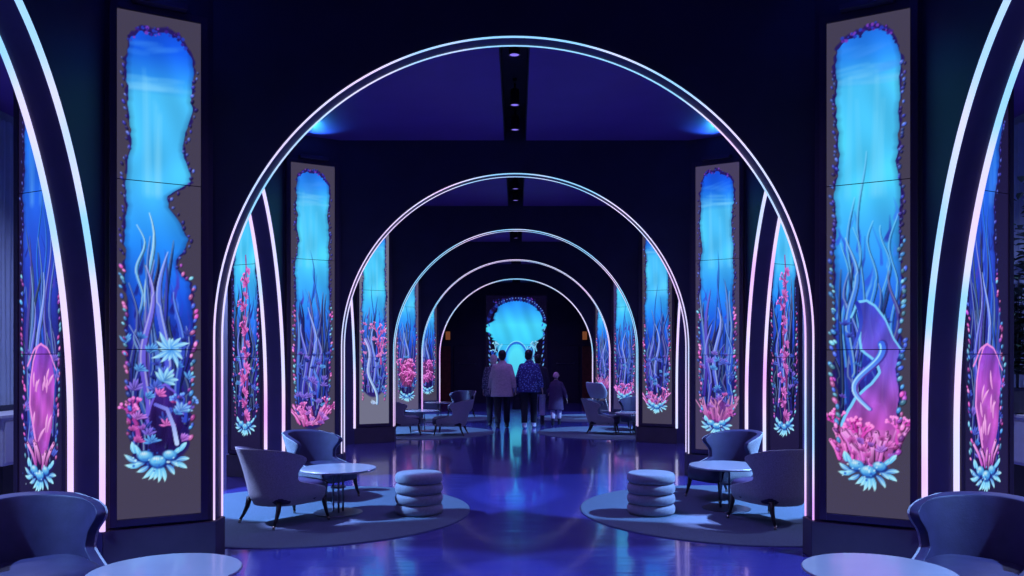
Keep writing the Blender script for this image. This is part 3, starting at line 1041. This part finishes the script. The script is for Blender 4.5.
DA_R = ['dark-bordered screen with violet sea life seen through the nearest right side arch', 'dark-bordered screen with tall thin coral seen through the second right side arch']
for k in (0, 1):
    y = YK[k]
    display_panel((-PD[0], y + PD[1]), (-PC[0], y + PC[1]), .10, .88, ZB, ZT - .1, AIS_L[k], DA_L[k], G2)
    display_panel((PC[0], y + PC[1]), (PD[0], y + PD[1]), .12, .90, ZB, ZT - .1, AIS_R[k], DA_R[k], G2)
display_panel((-1.3, YE), (1.3, YE), .07, .93, .35, 3.95, art_end(), 'wide cyan undersea screen with an arched rocky mouth on the end wall', None, rows=2)

# ------------------------------------------------------------------ track spotlights in the ceiling channel
def track_spot(y, label):
    root = empty('track_spotlight', (0, y, CEIL + 0.3), 0, label, 'spotlight', 'spotlights in the ceiling channel')
    b = MB()
    b.box((-.02, -.09, -.03), (.02, .09, 0))
    b.build('track_adapter', M['trough'], root)
    b = MB()
    b.tube([(0, 0, -.03), (0, 0, -.09)], .012, 8)
    b.build('stem', M['trough'], root)
    b = MB()
    b.lathe([(.02, -.09), (.05, -.10), (.055, -.27), (.06, -.275), (.05, -.28), (.046, -.262)], 20)
    b.build('housing', M['bezel'], root, smooth=True)
    b = MB()
    b.lathe([(.045, -.266), (.047, -.270), (.02, -.274)], 20)
    b.build('lens', M['lens'], root)
    return root


for k, y in enumerate(YK):
    for j, d in enumerate((1.57, 3.07, 4.05)):
        if k > 2 and j:
            continue
        where = ('just behind', 'midway behind', 'farthest behind')[j]
        track_spot(y + d, 'small black spotlight in the ceiling channel %s the %s arch' % (where, ORD[k].split(' ')[0]))

# ------------------------------------------------------------------ furniture
def smooth01(x):
    x = min(1, max(0, x))
    return x * x * (3 - 2 * x)


def make_chair():
    root = empty('lounge_chair')
    # horseshoe path, s in [-1, 1]: front-left foot -> back -> front-right foot; chair faces -y
    def path(s, off):
        a = 0.31 + off
        yc = 0.02
        straight, arc = 0.30, 0.5 * math.pi * (a + 0.31) / 2
        L = straight + arc
        d = abs(s) * L
        sg = 1 if s >= 0 else -1
        if d < arc:
            t = d / arc * math.pi / 2
            return Vector((sg * a * math.sin(t), yc + (0.31 + off) * math.cos(t), 0))
        return Vector((sg * (a - 0.01 * (d - arc) / straight), yc - (d - arc), 0))

    ZS0, ZS1 = 0.185, 0.722
    def smax(z):
        if z <= 0.315:
            return 1.0
        if z <= 0.50:
            return 1.0 - 0.42 * smooth01((z - 0.315) / 0.12)
        if z <= 0.64:
            return 0.58 + 0.09 * smooth01((z - 0.50) / 0.14)
        return 0.67 - 0.30 * ((z - 0.64) / (ZS1 - 0.64)) ** 3

    def flare(z):
        return -0.035 + 0.10 * ((z - ZS0) / (ZS1 - ZS0)) ** 1.25 - 0.03 * math.exp(-((z - ZS0) / 0.05) ** 2)
    nz, ns = 30, 44
    def sheet(z_lo, z_hi, inset, smul):
        R = []
        for i in range(nz + 1):
            z = z_lo + (z_hi - z_lo) * i / nz
            sm = smax(z) * smul
            row = []
            for j in range(ns + 1):
                s = sm * (2 * j / ns - 1)
                p = path(s, flare(z) - inset)
                back = max(0, 1 - abs(s) / .7)
                zr = (z - ZS0) / (ZS1 - ZS0)
                row.append((p.x, p.y + 0.05 * back * zr ** 2, z - 0.055 * zr * zr * min(1, abs(s) / .67) ** 2))
            R.append(row)
        return R
    def closed(o, i):
        b = MB()
        n = ns + 1
        v = [p for r in o for p in r] + [p for r in i for p in r]
        T = (nz + 1) * n
        f = []
        for a in range(nz):
            for c in range(ns):
                q = a * n + c
                f.append((q, q + 1, q + n + 1, q + n))
                f.append((T + q + 1, T + q, T + q + n, T + q + n + 1))
            q = a * n
            f.append((q, q + n, T + q + n, T + q))
            q = a * n + ns
            f.append((q + n, q, T + q, T + q + n))
        for c in range(ns):
            f.append((c + 1, c, T + c, T + c + 1))
            q = nz * n + c
            f.append((q, q + 1, T + q + 1, T + q))
        b.add(v, f)
        return b
    closed(sheet(ZS0, ZS1, 0.0, 1.0), sheet(ZS0, ZS1, 0.016, .99)).build('shell', M['fabric'], root, smooth=True, bevel=0.006)['label'] = 'grey woven outer fabric'
    closed(sheet(0.30, ZS1 + 0.004, 0.014, .995), sheet(0.30, ZS1 - 0.010, 0.066, .96)).build('backrest', M['leather'], root, smooth=True, bevel=0.008)['label'] = 'navy leather inner back'
    # seat cushion: superellipse slab with a rounded front
    b = MB()
    rs = []
    prof = [(0.80, .195), (0.94, .205), (1.0, .23), (1.02, .285), (1.0, .335), (0.93, .365), (0.80, .378), (0.4, .385), (0.02, .387)]
    N = 40
    for r, z in prof:
        row = []
        for j in range(N):
            t = 2 * math.pi * j / N
            ct, st = math.cos(t), math.sin(t)
            e = 0.55
            x = 0.262 * r * math.copysign(abs(ct) ** e, ct)
            y = -0.055 + (0.335 if st < 0 else 0.30) * r * math.copysign(abs(st) ** e, st)
            row.append((x, y, z))
        rs.append(row)
    b.rings(rs)
    b.build('seat', M['leather'], root, smooth=True)
    for sx, sy in ((-1, -1), (1, -1), (-1, 1), (1, 1)):
        x0, y0 = sx * .23, (-.29 if sy < 0 else .20)
        x1, y1 = sx * .265, (-.325 if sy < 0 else .285)
        b = MB()
        pts = [(x0, y0, .235), (x0 + (x1 - x0) * .25, y0 + (y1 - y0) * .2, .15), (x0 + (x1 - x0) * .6, y0 + (y1 - y0) * .55, .08), (x0 + (x1 - x0) * .9, y0 + (y1 - y0) * .9, .032)]
        b.tube(pts, [.027, .022, .016, .013], 10)
        leg = b.build('leg', M['legwood'], root, smooth=True)
        b = MB()
        b.tube([(x0 + (x1 - x0) * .88, y0 + (y1 - y0) * .88, .034), (x1, y1, 0.0)], [.0145, .012], 10)
        b.build('ferrule', M['brass'], leg, smooth=True)
    return root


def make_table():
    root = empty('side_table')
    b = MB()
    b.lathe([(0.35, .421), (.365, .424), (.372, .431), (.372, .439), (.367, .444), (.1, .445)], 64)
    b.build('table_top', M['tabletop'], root, smooth=False, bevel=0.002)
    for i in range(3):
        a = i * 2.094 + .5
        b = MB()
        b.tube([(.055 * math.cos(a), .055 * math.sin(a), .010), (.055 * math.cos(a), .055 * math.sin(a), .424)], .010, 10)
        b.build('rod', M['steel'], root, smooth=True)
    b = MB()
    b.lathe([(.07, .248), (.072, .252), (.072, .262), (.07, .266)], 24)
    b.build('spacer', M['steel'], root)
    b = MB()
    b.lathe([(.235, 0), (.24, .004), (.236, .010), (.05, .013)], 48)
    b.build('base', M['steel'], root)
    return root


def make_ottoman():
    root = empty('ottoman')
    R, H, n = .225, .405, 4
    h = H / n
    for i in range(n):
        b = MB()
        prof = []
        for j in range(13):
            t = -math.pi / 2 + math.pi * j / 12
            prof.append((R - .035 + .045 * max(0, math.cos(t)) ** .7, i * h + h / 2 + h * .497 * math.sin(t)))
        if i == n - 1:
            prof = prof[:-1] + [(R - .06, H - .001), (.10, H + .006), (.01, H + .008)]
        b.lathe(prof, 48)
        b.build('cushion_roll', M['ottoman'], root, smooth=True)
    return root


CHAIR, TABLE, OTTO = make_chair(), make_table(), make_ottoman()
used = set()


def place(proto, x, y, rz, label, cat, group, z=0.0):
    o = proto if proto.name not in used else copy_tree(proto)
    used.add(proto.name)
    o.location = (x, y, z)
    o.rotation_euler = (0, 0, rz)
    return tag(o, label, cat, group)


def rug(x, y, r, label):
    b = MB()
    b.lathe([(r, 0.0), (r, .007), (r - .012, .011), (r * .5, .011), (.02, .011)], 96, (0, 0, 0))
    o = b.build('round_rug', M['rug'], loc=(x, y, 0))
    tag(o, label, 'rug', 'round rugs')


def yaw_to(dx, dy):
    return math.atan2(dx, -dy)                    # chair's local -y turned towards (dx, dy)


RZ = 0.011
GC, GT, GO = 'two-tone lounge chairs', 'round white side tables', 'ribbed round ottomans'
for s, nm in ((-1, 'left'), (1, 'right')):
    R_ = s > 0
    rug(2.27 if R_ else -2.05, 8.08 if R_ else 8.02, 1.6, 'large grey round rug on the %s behind the nearest arch' % nm)
    rug(s * 2.06, 17.0, 1.6, 'grey round rug under the %s seats behind the third arch' % nm)
    rug(s * 2.06, 21.4, 1.5, 'grey round rug behind the fourth arch, %s side' % nm)
    place(CHAIR, 2.42 if R_ else -2.16, 7.46, yaw_to(-0.46 if R_ else 0.62, 0.89 if R_ else 0.785), 'lounge chair on the %s near rug, its grey woven back turned to us' % nm, 'chair', GC, RZ)
    place(CHAIR, 2.31 if R_ else -2.14, 8.80, yaw_to(-s * 0.87, -0.49), 'navy lounge chair behind the round table on the %s near rug' % nm, 'chair', GC, RZ)
    place(TABLE, 2.15 if R_ else -1.74, 8.12 if R_ else 7.90, 0.3, 'round white table between two chairs on the %s near rug' % nm, 'table', GT, RZ)
    place(OTTO, 1.345 if R_ else -0.94, 7.88, 0, 'ribbed round ottoman on the edge of the %s near rug' % nm, 'ottoman', GO, RZ)
    place(CHAIR, 2.57 if R_ else -2.63, 4.45, yaw_to(-s * 0.72, -0.69), 'dark lounge chair cut off by the %s lower corner of the view' % nm, 'chair', GC)
    place(TABLE, 1.86 if R_ else -1.76, 4.06, 0.1, 'pale round tabletop at the bottom edge, before the %s corner chair' % nm, 'table', GT)
# behind the third arch, and beyond
place(CHAIR, -1.30, 16.35, yaw_to(-1, .1), 'navy lounge chair seen side-on on the far left rug, facing the left wall', 'chair', GC, RZ)
place(CHAIR, -2.35, 16.35, yaw_to(.8, .45), 'dark lounge chair beside the third left arch leg, its back to the wall', 'chair', GC, RZ)
place(TABLE, -2.02, 17.25, 0, 'small round table between the two chairs on the far left rug', 'table', GT, RZ)
place(CHAIR, -1.45, 21.3, yaw_to(-.35, -.9), 'lounge chair with wide back behind the side-on chair, left of the people', 'chair', GC, RZ)
place(TABLE, -2.0, 20.75, 0, 'round table in the deepest left seating group, by the fourth arch leg', 'table', GT, RZ)
place(CHAIR, 1.80, 16.75, yaw_to(.97, -.2), 'navy lounge chair seen side-on on the far right rug, facing the right wall', 'chair', GC, RZ)
place(CHAIR, 2.55, 17.55, yaw_to(-.6, -.7), 'dark lounge chair beside the third right arch leg, half hidden', 'chair', GC, RZ)
place(TABLE, 2.42, 16.55, 0, 'small round table by the third right arch leg on the far rug', 'table', GT, RZ)

# pale shell chair on slim wooden legs, far right
def shell_chair(x, y, rz):
    root = empty('shell_chair', (x, y, RZ), rz, 'pale shell chair on tall wooden legs in front of the far right screen', 'chair')
    b = MB()
    rs = []
    for i in range(15):
        z = .52 + .42 * i / 14
        q = i / 14
        row_o, row_i = [], []
        wrap = (2.35 - 1.15 * q) if q < 1 else 1.2
        r = .20 + .10 * math.sin(min(1, q * 1.2) * 1.5)
        for j in range(25):
            t = math.pi / 2 + wrap * (2 * j / 24 - 1)
            row_o.append((r * 1.1 * math.cos(t), r * math.sin(t) + .03 * q, z))
            row_i.append(((r - .022) * 1.1 * math.cos(t), (r - .022) * math.sin(t) + .03 * q, z + .002))
        rs.append(row_o + row_i[::-1])
    b.rings(rs)
    b.build('shell', M['stool'], root, smooth=True)
    b = MB()
    b.lathe([(.12, .505), (.205, .515), (.215, .55), (.20, .575), (.05, .58)], 32)
    b.build('seat', M['stool'], root, smooth=True)
    for sx in (-1, 1):
        for sy in (-1, 1):
            b = MB()
            b.tube([(sx * .13, sy * .13, .515), (sx * .23, sy * .23, 0)], [.02, .013], 8)
            b.build('leg', M['stoolleg'], root, smooth=True)
    b = MB()
    c = [(.195, .195), (-.195, .195), (-.195, -.195), (.195, -.195), (.195, .195)]
    b.tube([(x, y, .18) for x, y in c], .008, 6)
    b.build('foot_rail', M['stoolleg'], root)
    return root


shell_chair(2.22, 21.6, yaw_to(.8, .55))

# ------------------------------------------------------------------ outer aisles: curtains, sideboards, plant, windows
for s, nm in ((-1, 'left'), (1, 'right')):
    b = MB()
    ring = []
    n = 900
    rows = []
    for z in (1.0, 1.1, 2.2, 3.2, 4.15, 4.3):
        rows.append([(s * (XO - 0.07 - 0.03 * math.sin(i * 1.05) - 0.008 * math.sin(i * .37 + z)), 0.5 + 14.0 * i / n, z) for i in range(n)])
    b.rings(rows, closed=False, cap=False)
    root = b.build('curtain', M['curtain'], smooth=True)
    tag(root, 'blue-grey pleated curtain along the outer wall at the %s picture edge' % nm, 'curtain')
# sideboards against the outer walls
for s, nm in ((-1, 'left'), (1, 'right')):
    x0, x1 = sorted((s * (XO - .02), s * (XO - .46)))
    root = empty('sideboard', (s * (XO - .40), 9.3, 0), 0, 'pale sideboard by the outer wall glimpsed at the %s picture edge' % nm, 'sideboard')
    b = MB()
    b.box((-.22, -.9, .40), (.22, .9, .90))
    b.build('body', M['white'], root, bevel=.008)
    b = MB()
    b.box((-.24, -.93, .90), (.24, .93, .94))
    b.build('top', M['white'], root, bevel=.006)
    for q in (-1, 0, 1):
        b = MB()
        xx = -s * .222
        b.box((min(xx, xx - s * .012), q * .59 - .28, .43), (max(xx, xx - s * .012), q * .59 + .28, .87))
        o = b.build('door', M['white'], root, bevel=.004)
        b = MB()
        xk = xx - s * .016
        b.ellipsoid((xk - s * .01, q * .59 + .22, .66), (.012, .012, .012), 10, 6)
        b.build('knob', M['steel'], o)
    b = MB()
    b.box((-.20, -.86, 0), (.20, .86, .40))
    b.build('plinth', M['legwood'], root)
rng = random.Random(4)


def potted_plant(x, y, z, label, hgt=1.5):
    root = empty('potted_plant', (x, y, z), 0, label, 'plant')
    b = MB()
    b.lathe([(.11, 0), (.15, .02), (.17, .26), (.18, .28), (.165, .28), (.155, .24), (.02, .235)], 28)
    b.build('pot', M['pot'], root, smooth=False)
    b = MB()
    lf = MB()
    for i in range(11):
        a = i * .9 + rng.random()
        r = rng.uniform(.06, .20)
        h = rng.uniform(.65, 1.0) * hgt
        pts = [(r * q * q * math.cos(a), r * q * q * math.sin(a), .23 + h * q) for q in (0, .25, .5, .75, 1)]
        b.tube(pts, [.012, .010, .008, .006, .004], 6)
        for q in range(26):
            t = .2 + .8 * q / 13
            c = Vector((r * t * t * math.cos(a), r * t * t * math.sin(a), .23 + h * t))
            an = rng.random() * 6.28
            d = Vector((math.cos(an), math.sin(an), rng.uniform(-.2, .6))).normalized()
            sd = d.cross(Vector((0, 0, 1))).normalized()
            L, W = rng.uniform(.12, .18), rng.uniform(.03, .05)
            up = sd.cross(d)
            v = [c, c + d * L * .35 + sd * W + up * .01, c + d * L * .7 + sd * W * .8 - up * .005, c + d * L - up * .03, c + d * L * .7 - sd * W * .8 - up * .005, c + d * L * .35 - sd * W + up * .01]
            lf.add([tuple(p) for p in v], [(0, 1, 2, 3), (0, 3, 4, 5)])
    b.build('stem', M['legwood'], root)
    lf.build('foliage', M['leaf'], root, recalc=False)


potted_plant(5.44, 8.66, .94, 'dark leafy plant standing on the sideboard at the right picture edge')

# end wall doors, amber lamps, push bars
for s, nm in ((-1, 'left'), (1, 'right')):
    n0 = 1 if s < 0 else 3
    xa, xb = sorted((s * 2.42, s * 2.93))
    b = MB()
    b.box((xa, YE - .06, 0), (xb, YE - .005, 2.08))
    o = struct(b.build('door_%d' % n0, M['doorwood'], bevel=.008))
    xa, xb = sorted((s * 1.30, s * 2.30))
    b = MB()
    b.box((xa, YE - .05, 0), (xb, YE - .005, 2.1))
    o = struct(b.build('door_%d' % (n0 + 1), M['pier'], bevel=.008))
    b = MB()
    b.tube([(s * 1.5, YE - .1, 1.45), (s * 2.12, YE - .1, 1.45)], .02, 8)
    b.box((s * 1.5 - .03, YE - .1, 1.42), (s * 1.5 + .03, YE - .04, 1.48))
    b.box((s * 2.12 - .03, YE - .1, 1.42), (s * 2.12 + .03, YE - .04, 1.48))
    b.build('push_bar', M['steel'], o)
    root = empty('wall_lamp', (s * 2.52, YE, 2.32), 0, 'small amber wall lamp above the %s red-brown end door' % nm, 'lamp', 'amber wall lamps')
    b = MB()
    b.box((-.10, -.03, -.02), (.10, -.002, .34))
    b.build('bracket', M['legwood'], root)
    b = MB()
    b.prism([(-.085, -.03), (.085, -.03), (.06, -.13), (-.06, -.13)], 0, .30)
    b.build('lamp_shade', M['amber'], root, bevel=.006)

# ------------------------------------------------------------------ people
def cloth_mat(name, c, pattern=None, scale=14):
    m = mat(name, c, .85, noise=.15, nscale=30)
    if pattern:
        nt = m.node_tree
        p = nt.nodes['Principled BSDF']
        tc = nt.nodes.new('ShaderNodeTexCoord')
        v = nt.nodes.new('ShaderNodeTexVoronoi')
        v.inputs['Scale'].default_value = scale
        nt.links.new(tc.outputs['Object'], v.inputs['Vector'])
        r = nt.nodes.new('ShaderNodeValToRGB')
        r.color_ramp.elements[0].position, r.color_ramp.elements[1].position = .28, .42
        r.color_ramp.elements[0].color = (*pattern, 1)
        r.color_ramp.elements[1].color = (*c, 1)
        nt.links.new(v.outputs['Distance'], r.inputs['Fac'])
        nt.links.new(r.outputs['Color'], p.inputs['Base Color'])
    return m


def remeshed(b, name, m, parent, voxel, sm=3):
    o = b.build(name, m, parent, smooth=True)
    r = o.modifiers.new('union', 'REMESH')
    r.mode = 'VOXEL'
    r.voxel_size = voxel
    r.use_smooth_shade = True
    if sm:
        q = o.modifiers.new('smooth', 'SMOOTH')
        q.iterations = sm
        q.factor = .5
    return o


def loft(b, rows, seg=20):
    b.rings([[(cx + rx * math.cos(2 * math.pi * j / seg), cy + ry * math.sin(2 * math.pi * j / seg), z) for j in range(seg)] for z, cx, cy, rx, ry in rows])


def person(x, y, rz, H, label, coat, hem, trousers, hairc, shoec, stride=.16, armout=0., hat=None, longhair=False, group='people walking away', boot=.10, cw=1.0, turn=0.):
    k = H / 1.72
    root = empty('person', (x, y, 0), rz, label, 'person', group)
    P = lambda a, c, d: (a * k, c * k, d * k)
    legs = {}
    for s in (-1, 1):
        f = stride * s * .5                           # one foot ahead of the other
        legs[s] = [P(s * .095, 0, .92), P(s * .10, f * .55 + .02, .50), P(s * .10, f, .09)]
    arms = {}
    for s in (-1, 1):
        f = -stride * s * .45
        arms[s] = [P(s * .150, 0, 1.375), P(s * (.215 + armout * .6), f * .4 - .02, 1.12), P(s * (.245 + armout), f + .03, .885)]
    # body, one continuous surface
    b = MB()
    loft(b, [(z * k, 0, cy * k, rx * k, ry * k) for z, cy, rx, ry in ((.86, 0, .13, .09), (.95, 0, .165, .115), (1.08, 0, .14, .10), (1.25, 0, .165, .115), (1.36, 0, .160, .105), (1.44, 0, .10, .075), (1.47, .005, .06, .06), (1.54, .015, .052, .056))])
    for s in (-1, 1):
        h, kn, an = legs[s]
        b.tube([h, kn, an], [.085 * k, .058 * k, .038 * k], 12)
        b.ellipsoid((an[0], an[1] + .06 * k, .035 * k), (.042 * k, .125 * k, .036 * k), 12, 8)
        b.tube(arms[s], [.052 * k, .042 * k, .027 * k], 10)
        b.ellipsoid(arms[s][0], (.06 * k,) * 3, 12, 8)
        w = Vector(arms[s][2])
        d = (w - Vector(arms[s][1])).normalized()
        fw = Vector((0, 1, 0))
        pc = w + d * .05 * k
        Mx = Matrix((fw.cross(d).normalized(), fw, d)).transposed()
        b.ellipsoid(tuple(pc), (.016 * k, .040 * k, .055 * k), 12, 8, Mx)
        for q, (o_, l_) in enumerate(((.030, .072), (.011, .082), (-.009, .076), (-.028, .060))):
            r0 = pc + d * .042 * k + fw * o_ * k
            inw = Vector((-s, 0, 0))
            b.tube([tuple(r0), tuple(r0 + d * l_ * .45 * k + inw * .004 * k), tuple(r0 + d * l_ * .8 * k + inw * .016 * k), tuple(r0 + d * l_ * k * .95 + inw * .03 * k)], [.0095 * k, .009 * k, .008 * k, .006 * k], 8)
        t0 = pc - d * .01 * k + fw * .035 * k
        b.tube([tuple(t0), tuple(t0 + fw * .026 * k + d * .022 * k), tuple(t0 + fw * .032 * k + d * .055 * k)], [.012 * k, .010 * k, .007 * k], 8)
    hc = Vector((0, .02, 1.615)) * k
    Rt = Matrix.Rotation(turn, 3, 'Z')
    rot = lambda p: tuple(hc + Rt @ (Vector(p) * k))
    b.ellipsoid(tuple(hc + Vector((0, 0, .01 * k))), (.076 * k, .095 * k, .105 * k), 20, 14)
    b.ellipsoid(rot((0, .035, -.055)), (.055 * k, .055 * k, .055 * k), 14, 10)           # jaw
    b.tube([rot((0, .092, .022)), rot((0, .115, -.015)), rot((0, .095, -.028))], [.010 * k, .016 * k, .012 * k], 8)   # nose
    b.tube([rot((-.024, .088, -.052)), rot((0, .094, -.052)), rot((.024, .088, -.052))], [.006 * k, .010 * k, .006 * k], 8)   # mouth
    for s in (-1, 1):
        b.ellipsoid(rot((s * .078, .0, -.005)), (.012 * k, .022 * k, .034 * k), 10, 8)        # ears
        b.ellipsoid(rot((s * .032, .092, .036)), (.022 * k, .010 * k, .008 * k), 10, 6)       # brows
    body = remeshed(b, 'body', M['skin'], root, .0075 * max(.8, k), 2)
    for s in (-1, 1):
        e = MB()
        e.ellipsoid(rot((s * .032, .088, .018)), (.013 * k, .010 * k, .009 * k), 10, 8)
        e.build('eye', M['white'], root, smooth=True)
    # trousers
    b = MB()
    loft(b, [(z * k, 0, 0, rx * k, ry * k) for z, rx, ry in ((.80, .15, .11), (.90, .175, .13), (1.0, .17, .125))])
    for s in (-1, 1):
        h, kn, an = legs[s]
        lo = (an[0], an[1] - .005, an[2] + boot * k - .07 * k)
        b.tube([h, kn, lo], [.100 * k, .078 * k, .070 * k], 14)
    remeshed(b, 'trousers', trousers, root, .014, 2)
    # coat
    b = MB()
    w = cw
    loft(b, [(hem * k, 0, .0, .225 * k * w, .165 * k), ((hem + .01) * k, 0, 0, .232 * k * w, .172 * k), ((hem * .5 + .55) * k, 0, 0, .215 * k * w, .16 * k), (1.15 * k, 0, 0, .20 * k * w, .15 * k), (1.30 * k, 0, 0, .198 * k * w, .140 * k), (1.39 * k, 0, 0, .150 * k * w, .115 * k), (1.46 * k, 0, .005 * k, .095 * k, .085 * k), (1.50 * k, 0, .01 * k, .078 * k, .078 * k)], 24)
    for s in (-1, 1):
        a0, a1, a2 = [Vector(p) for p in arms[s]]
        b.ellipsoid(tuple(a0 + Vector((0, 0, -.01))), (.080 * k, .080 * k, .075 * k), 14, 10)
        b.tube([tuple(a0), tuple(a1), tuple(a2 - (a2 - a1) * .06)], [.080 * k, .066 * k, .052 * k], 14)
    remeshed(b, 'coat', coat, root, .014, 3)
    # shoes
    for s in (-1, 1):
        an = legs[s][2]
        b = MB()
        b.ellipsoid((an[0], an[1] + .062 * k, .042 * k), (.052 * k, .142 * k, .042 * k), 16, 10)
        b.tube([(an[0], an[1] - .005, .03 * k), (an[0], an[1] - .005, max(.11, boot + .06) * k)], [.052 * k, .052 * k], 14)
        remeshed(b, 'shoe', shoec, root, .010, 2)
    # hair or hat
    if hat:
        b = MB()
        b.ellipsoid(tuple(hc + Vector((0, -.004, .03)) * k), (.098 * k, .115 * k, .110 * k), 20, 12)
        b.lathe([(.100 * k, -.02 * k), (.112 * k, -.01 * k), (.112 * k, .03 * k), (.098 * k, .04 * k)], 24, tuple(hc))
        remeshed(b, 'knit_hat', hat, root, .009, 1)
    else:
        b = MB()
        b.ellipsoid(tuple(hc + Rt @ (Vector((0, -.018, .034)) * k)), (.090 * k, .098 * k, .098 * k), 20, 12)
        b.ellipsoid(tuple(hc + Rt @ (Vector((0, -.045, -.03)) * k)), (.078 * k, .062 * k, (.13 if longhair else .075) * k), 16, 10)
        remeshed(b, 'hair', hairc, root, .009, 1)
    return root


W = {}
W['mauve'] = cloth_mat('mauve_grey_wool', (.62, .46, .50))
W['plaid'] = cloth_mat('dark_patterned_wool', (.07, .06, .12), (.32, .28, .36), 30)
W['print'] = cloth_mat('blue_printed_nylon', (.06, .06, .28), (.25, .40, .80), 24)
W['black'] = cloth_mat('black_cotton', (.016, .014, .03))
W['blackcoat'] = cloth_mat('black_padded_nylon', (.022, .018, .045))
W['pale'] = cloth_mat('pale_cotton', (.75, .60, .70))
W['purple'] = cloth_mat('purple_padded_nylon', (.09, .05, .14))
W['pink'] = cloth_mat('pink_knit', (.85, .45, .55))
W['hair_dark'] = mat('dark_hair', (.018, .012, .02), .5, noise=.3, nscale=60)
W['hair_pale'] = mat('pale_hair', (.75, .58, .55), .55, noise=.3, nscale=60)
W['shoe_white'] = mat('white_trainer', (.9, .85, .9), .5, noise=.05)
W['shoe_black'] = mat('black_boot', (.02, .018, .03), .45, noise=.05)
person(-.52, 18.75, 0.05, 1.66, 'person with pale hair in a dark patterned coat, half hidden behind the mauve coat', W['plaid'], .72, W['black'], W['hair_pale'], W['shoe_black'], .12, longhair=True)
person(-.31, 18.15, 0.0, 1.75, 'person in a loose mauve-grey coat and wide black trousers walking away', W['mauve'], .70, W['black'], W['hair_dark'], W['shoe_black'], .22, .03, cw=1.12)
person(.30, 18.15, -.05, 1.76, 'person in a blue printed jacket, black trousers and white shoes walking away', W['print'], .80, W['black'], W['hair_dark'], W['shoe_white'], .20, .04, cw=1.1, turn=-.5)
person(.53, 19.0, 0.0, 1.66, 'person in a black jacket and pale trousers right behind the blue jacket', W['blackcoat'], .76, W['pale'], W['hair_dark'], W['shoe_black'], .14, boot=.22)
person(.95, 18.95, -.08, 1.24, 'child in a pink knit hat, purple coat and pale trousers', W['purple'], .50, W['pale'], W['hair_dark'], W['shoe_black'], .16, .10, hat=W['pink'], boot=.20, cw=1.1)

# small bag hanging between the two people in front
root = empty('tote_bag', (.035, 18.2, .42), 0, 'small dark bag carried between the mauve coat and the blue jacket', 'bag')
b = MB()
b.rings([[(-w, -d, z), (w, -d, z), (w, d, z), (-w, d, z)] for w, d, z in ((.11, .05, 0), (.125, .06, .03), (.10, .045, .18), (.075, .025, .26))])
b.build('bag_body', W['blackcoat'], root, bevel=.01)
b = MB()
b.tube([(-.06, 0, .255), (-.05, 0, .36), (0, 0, .42), (.05, 0, .36), (.06, 0, .255)], .008, 8)
b.build('handle', W['black'], root, smooth=True)
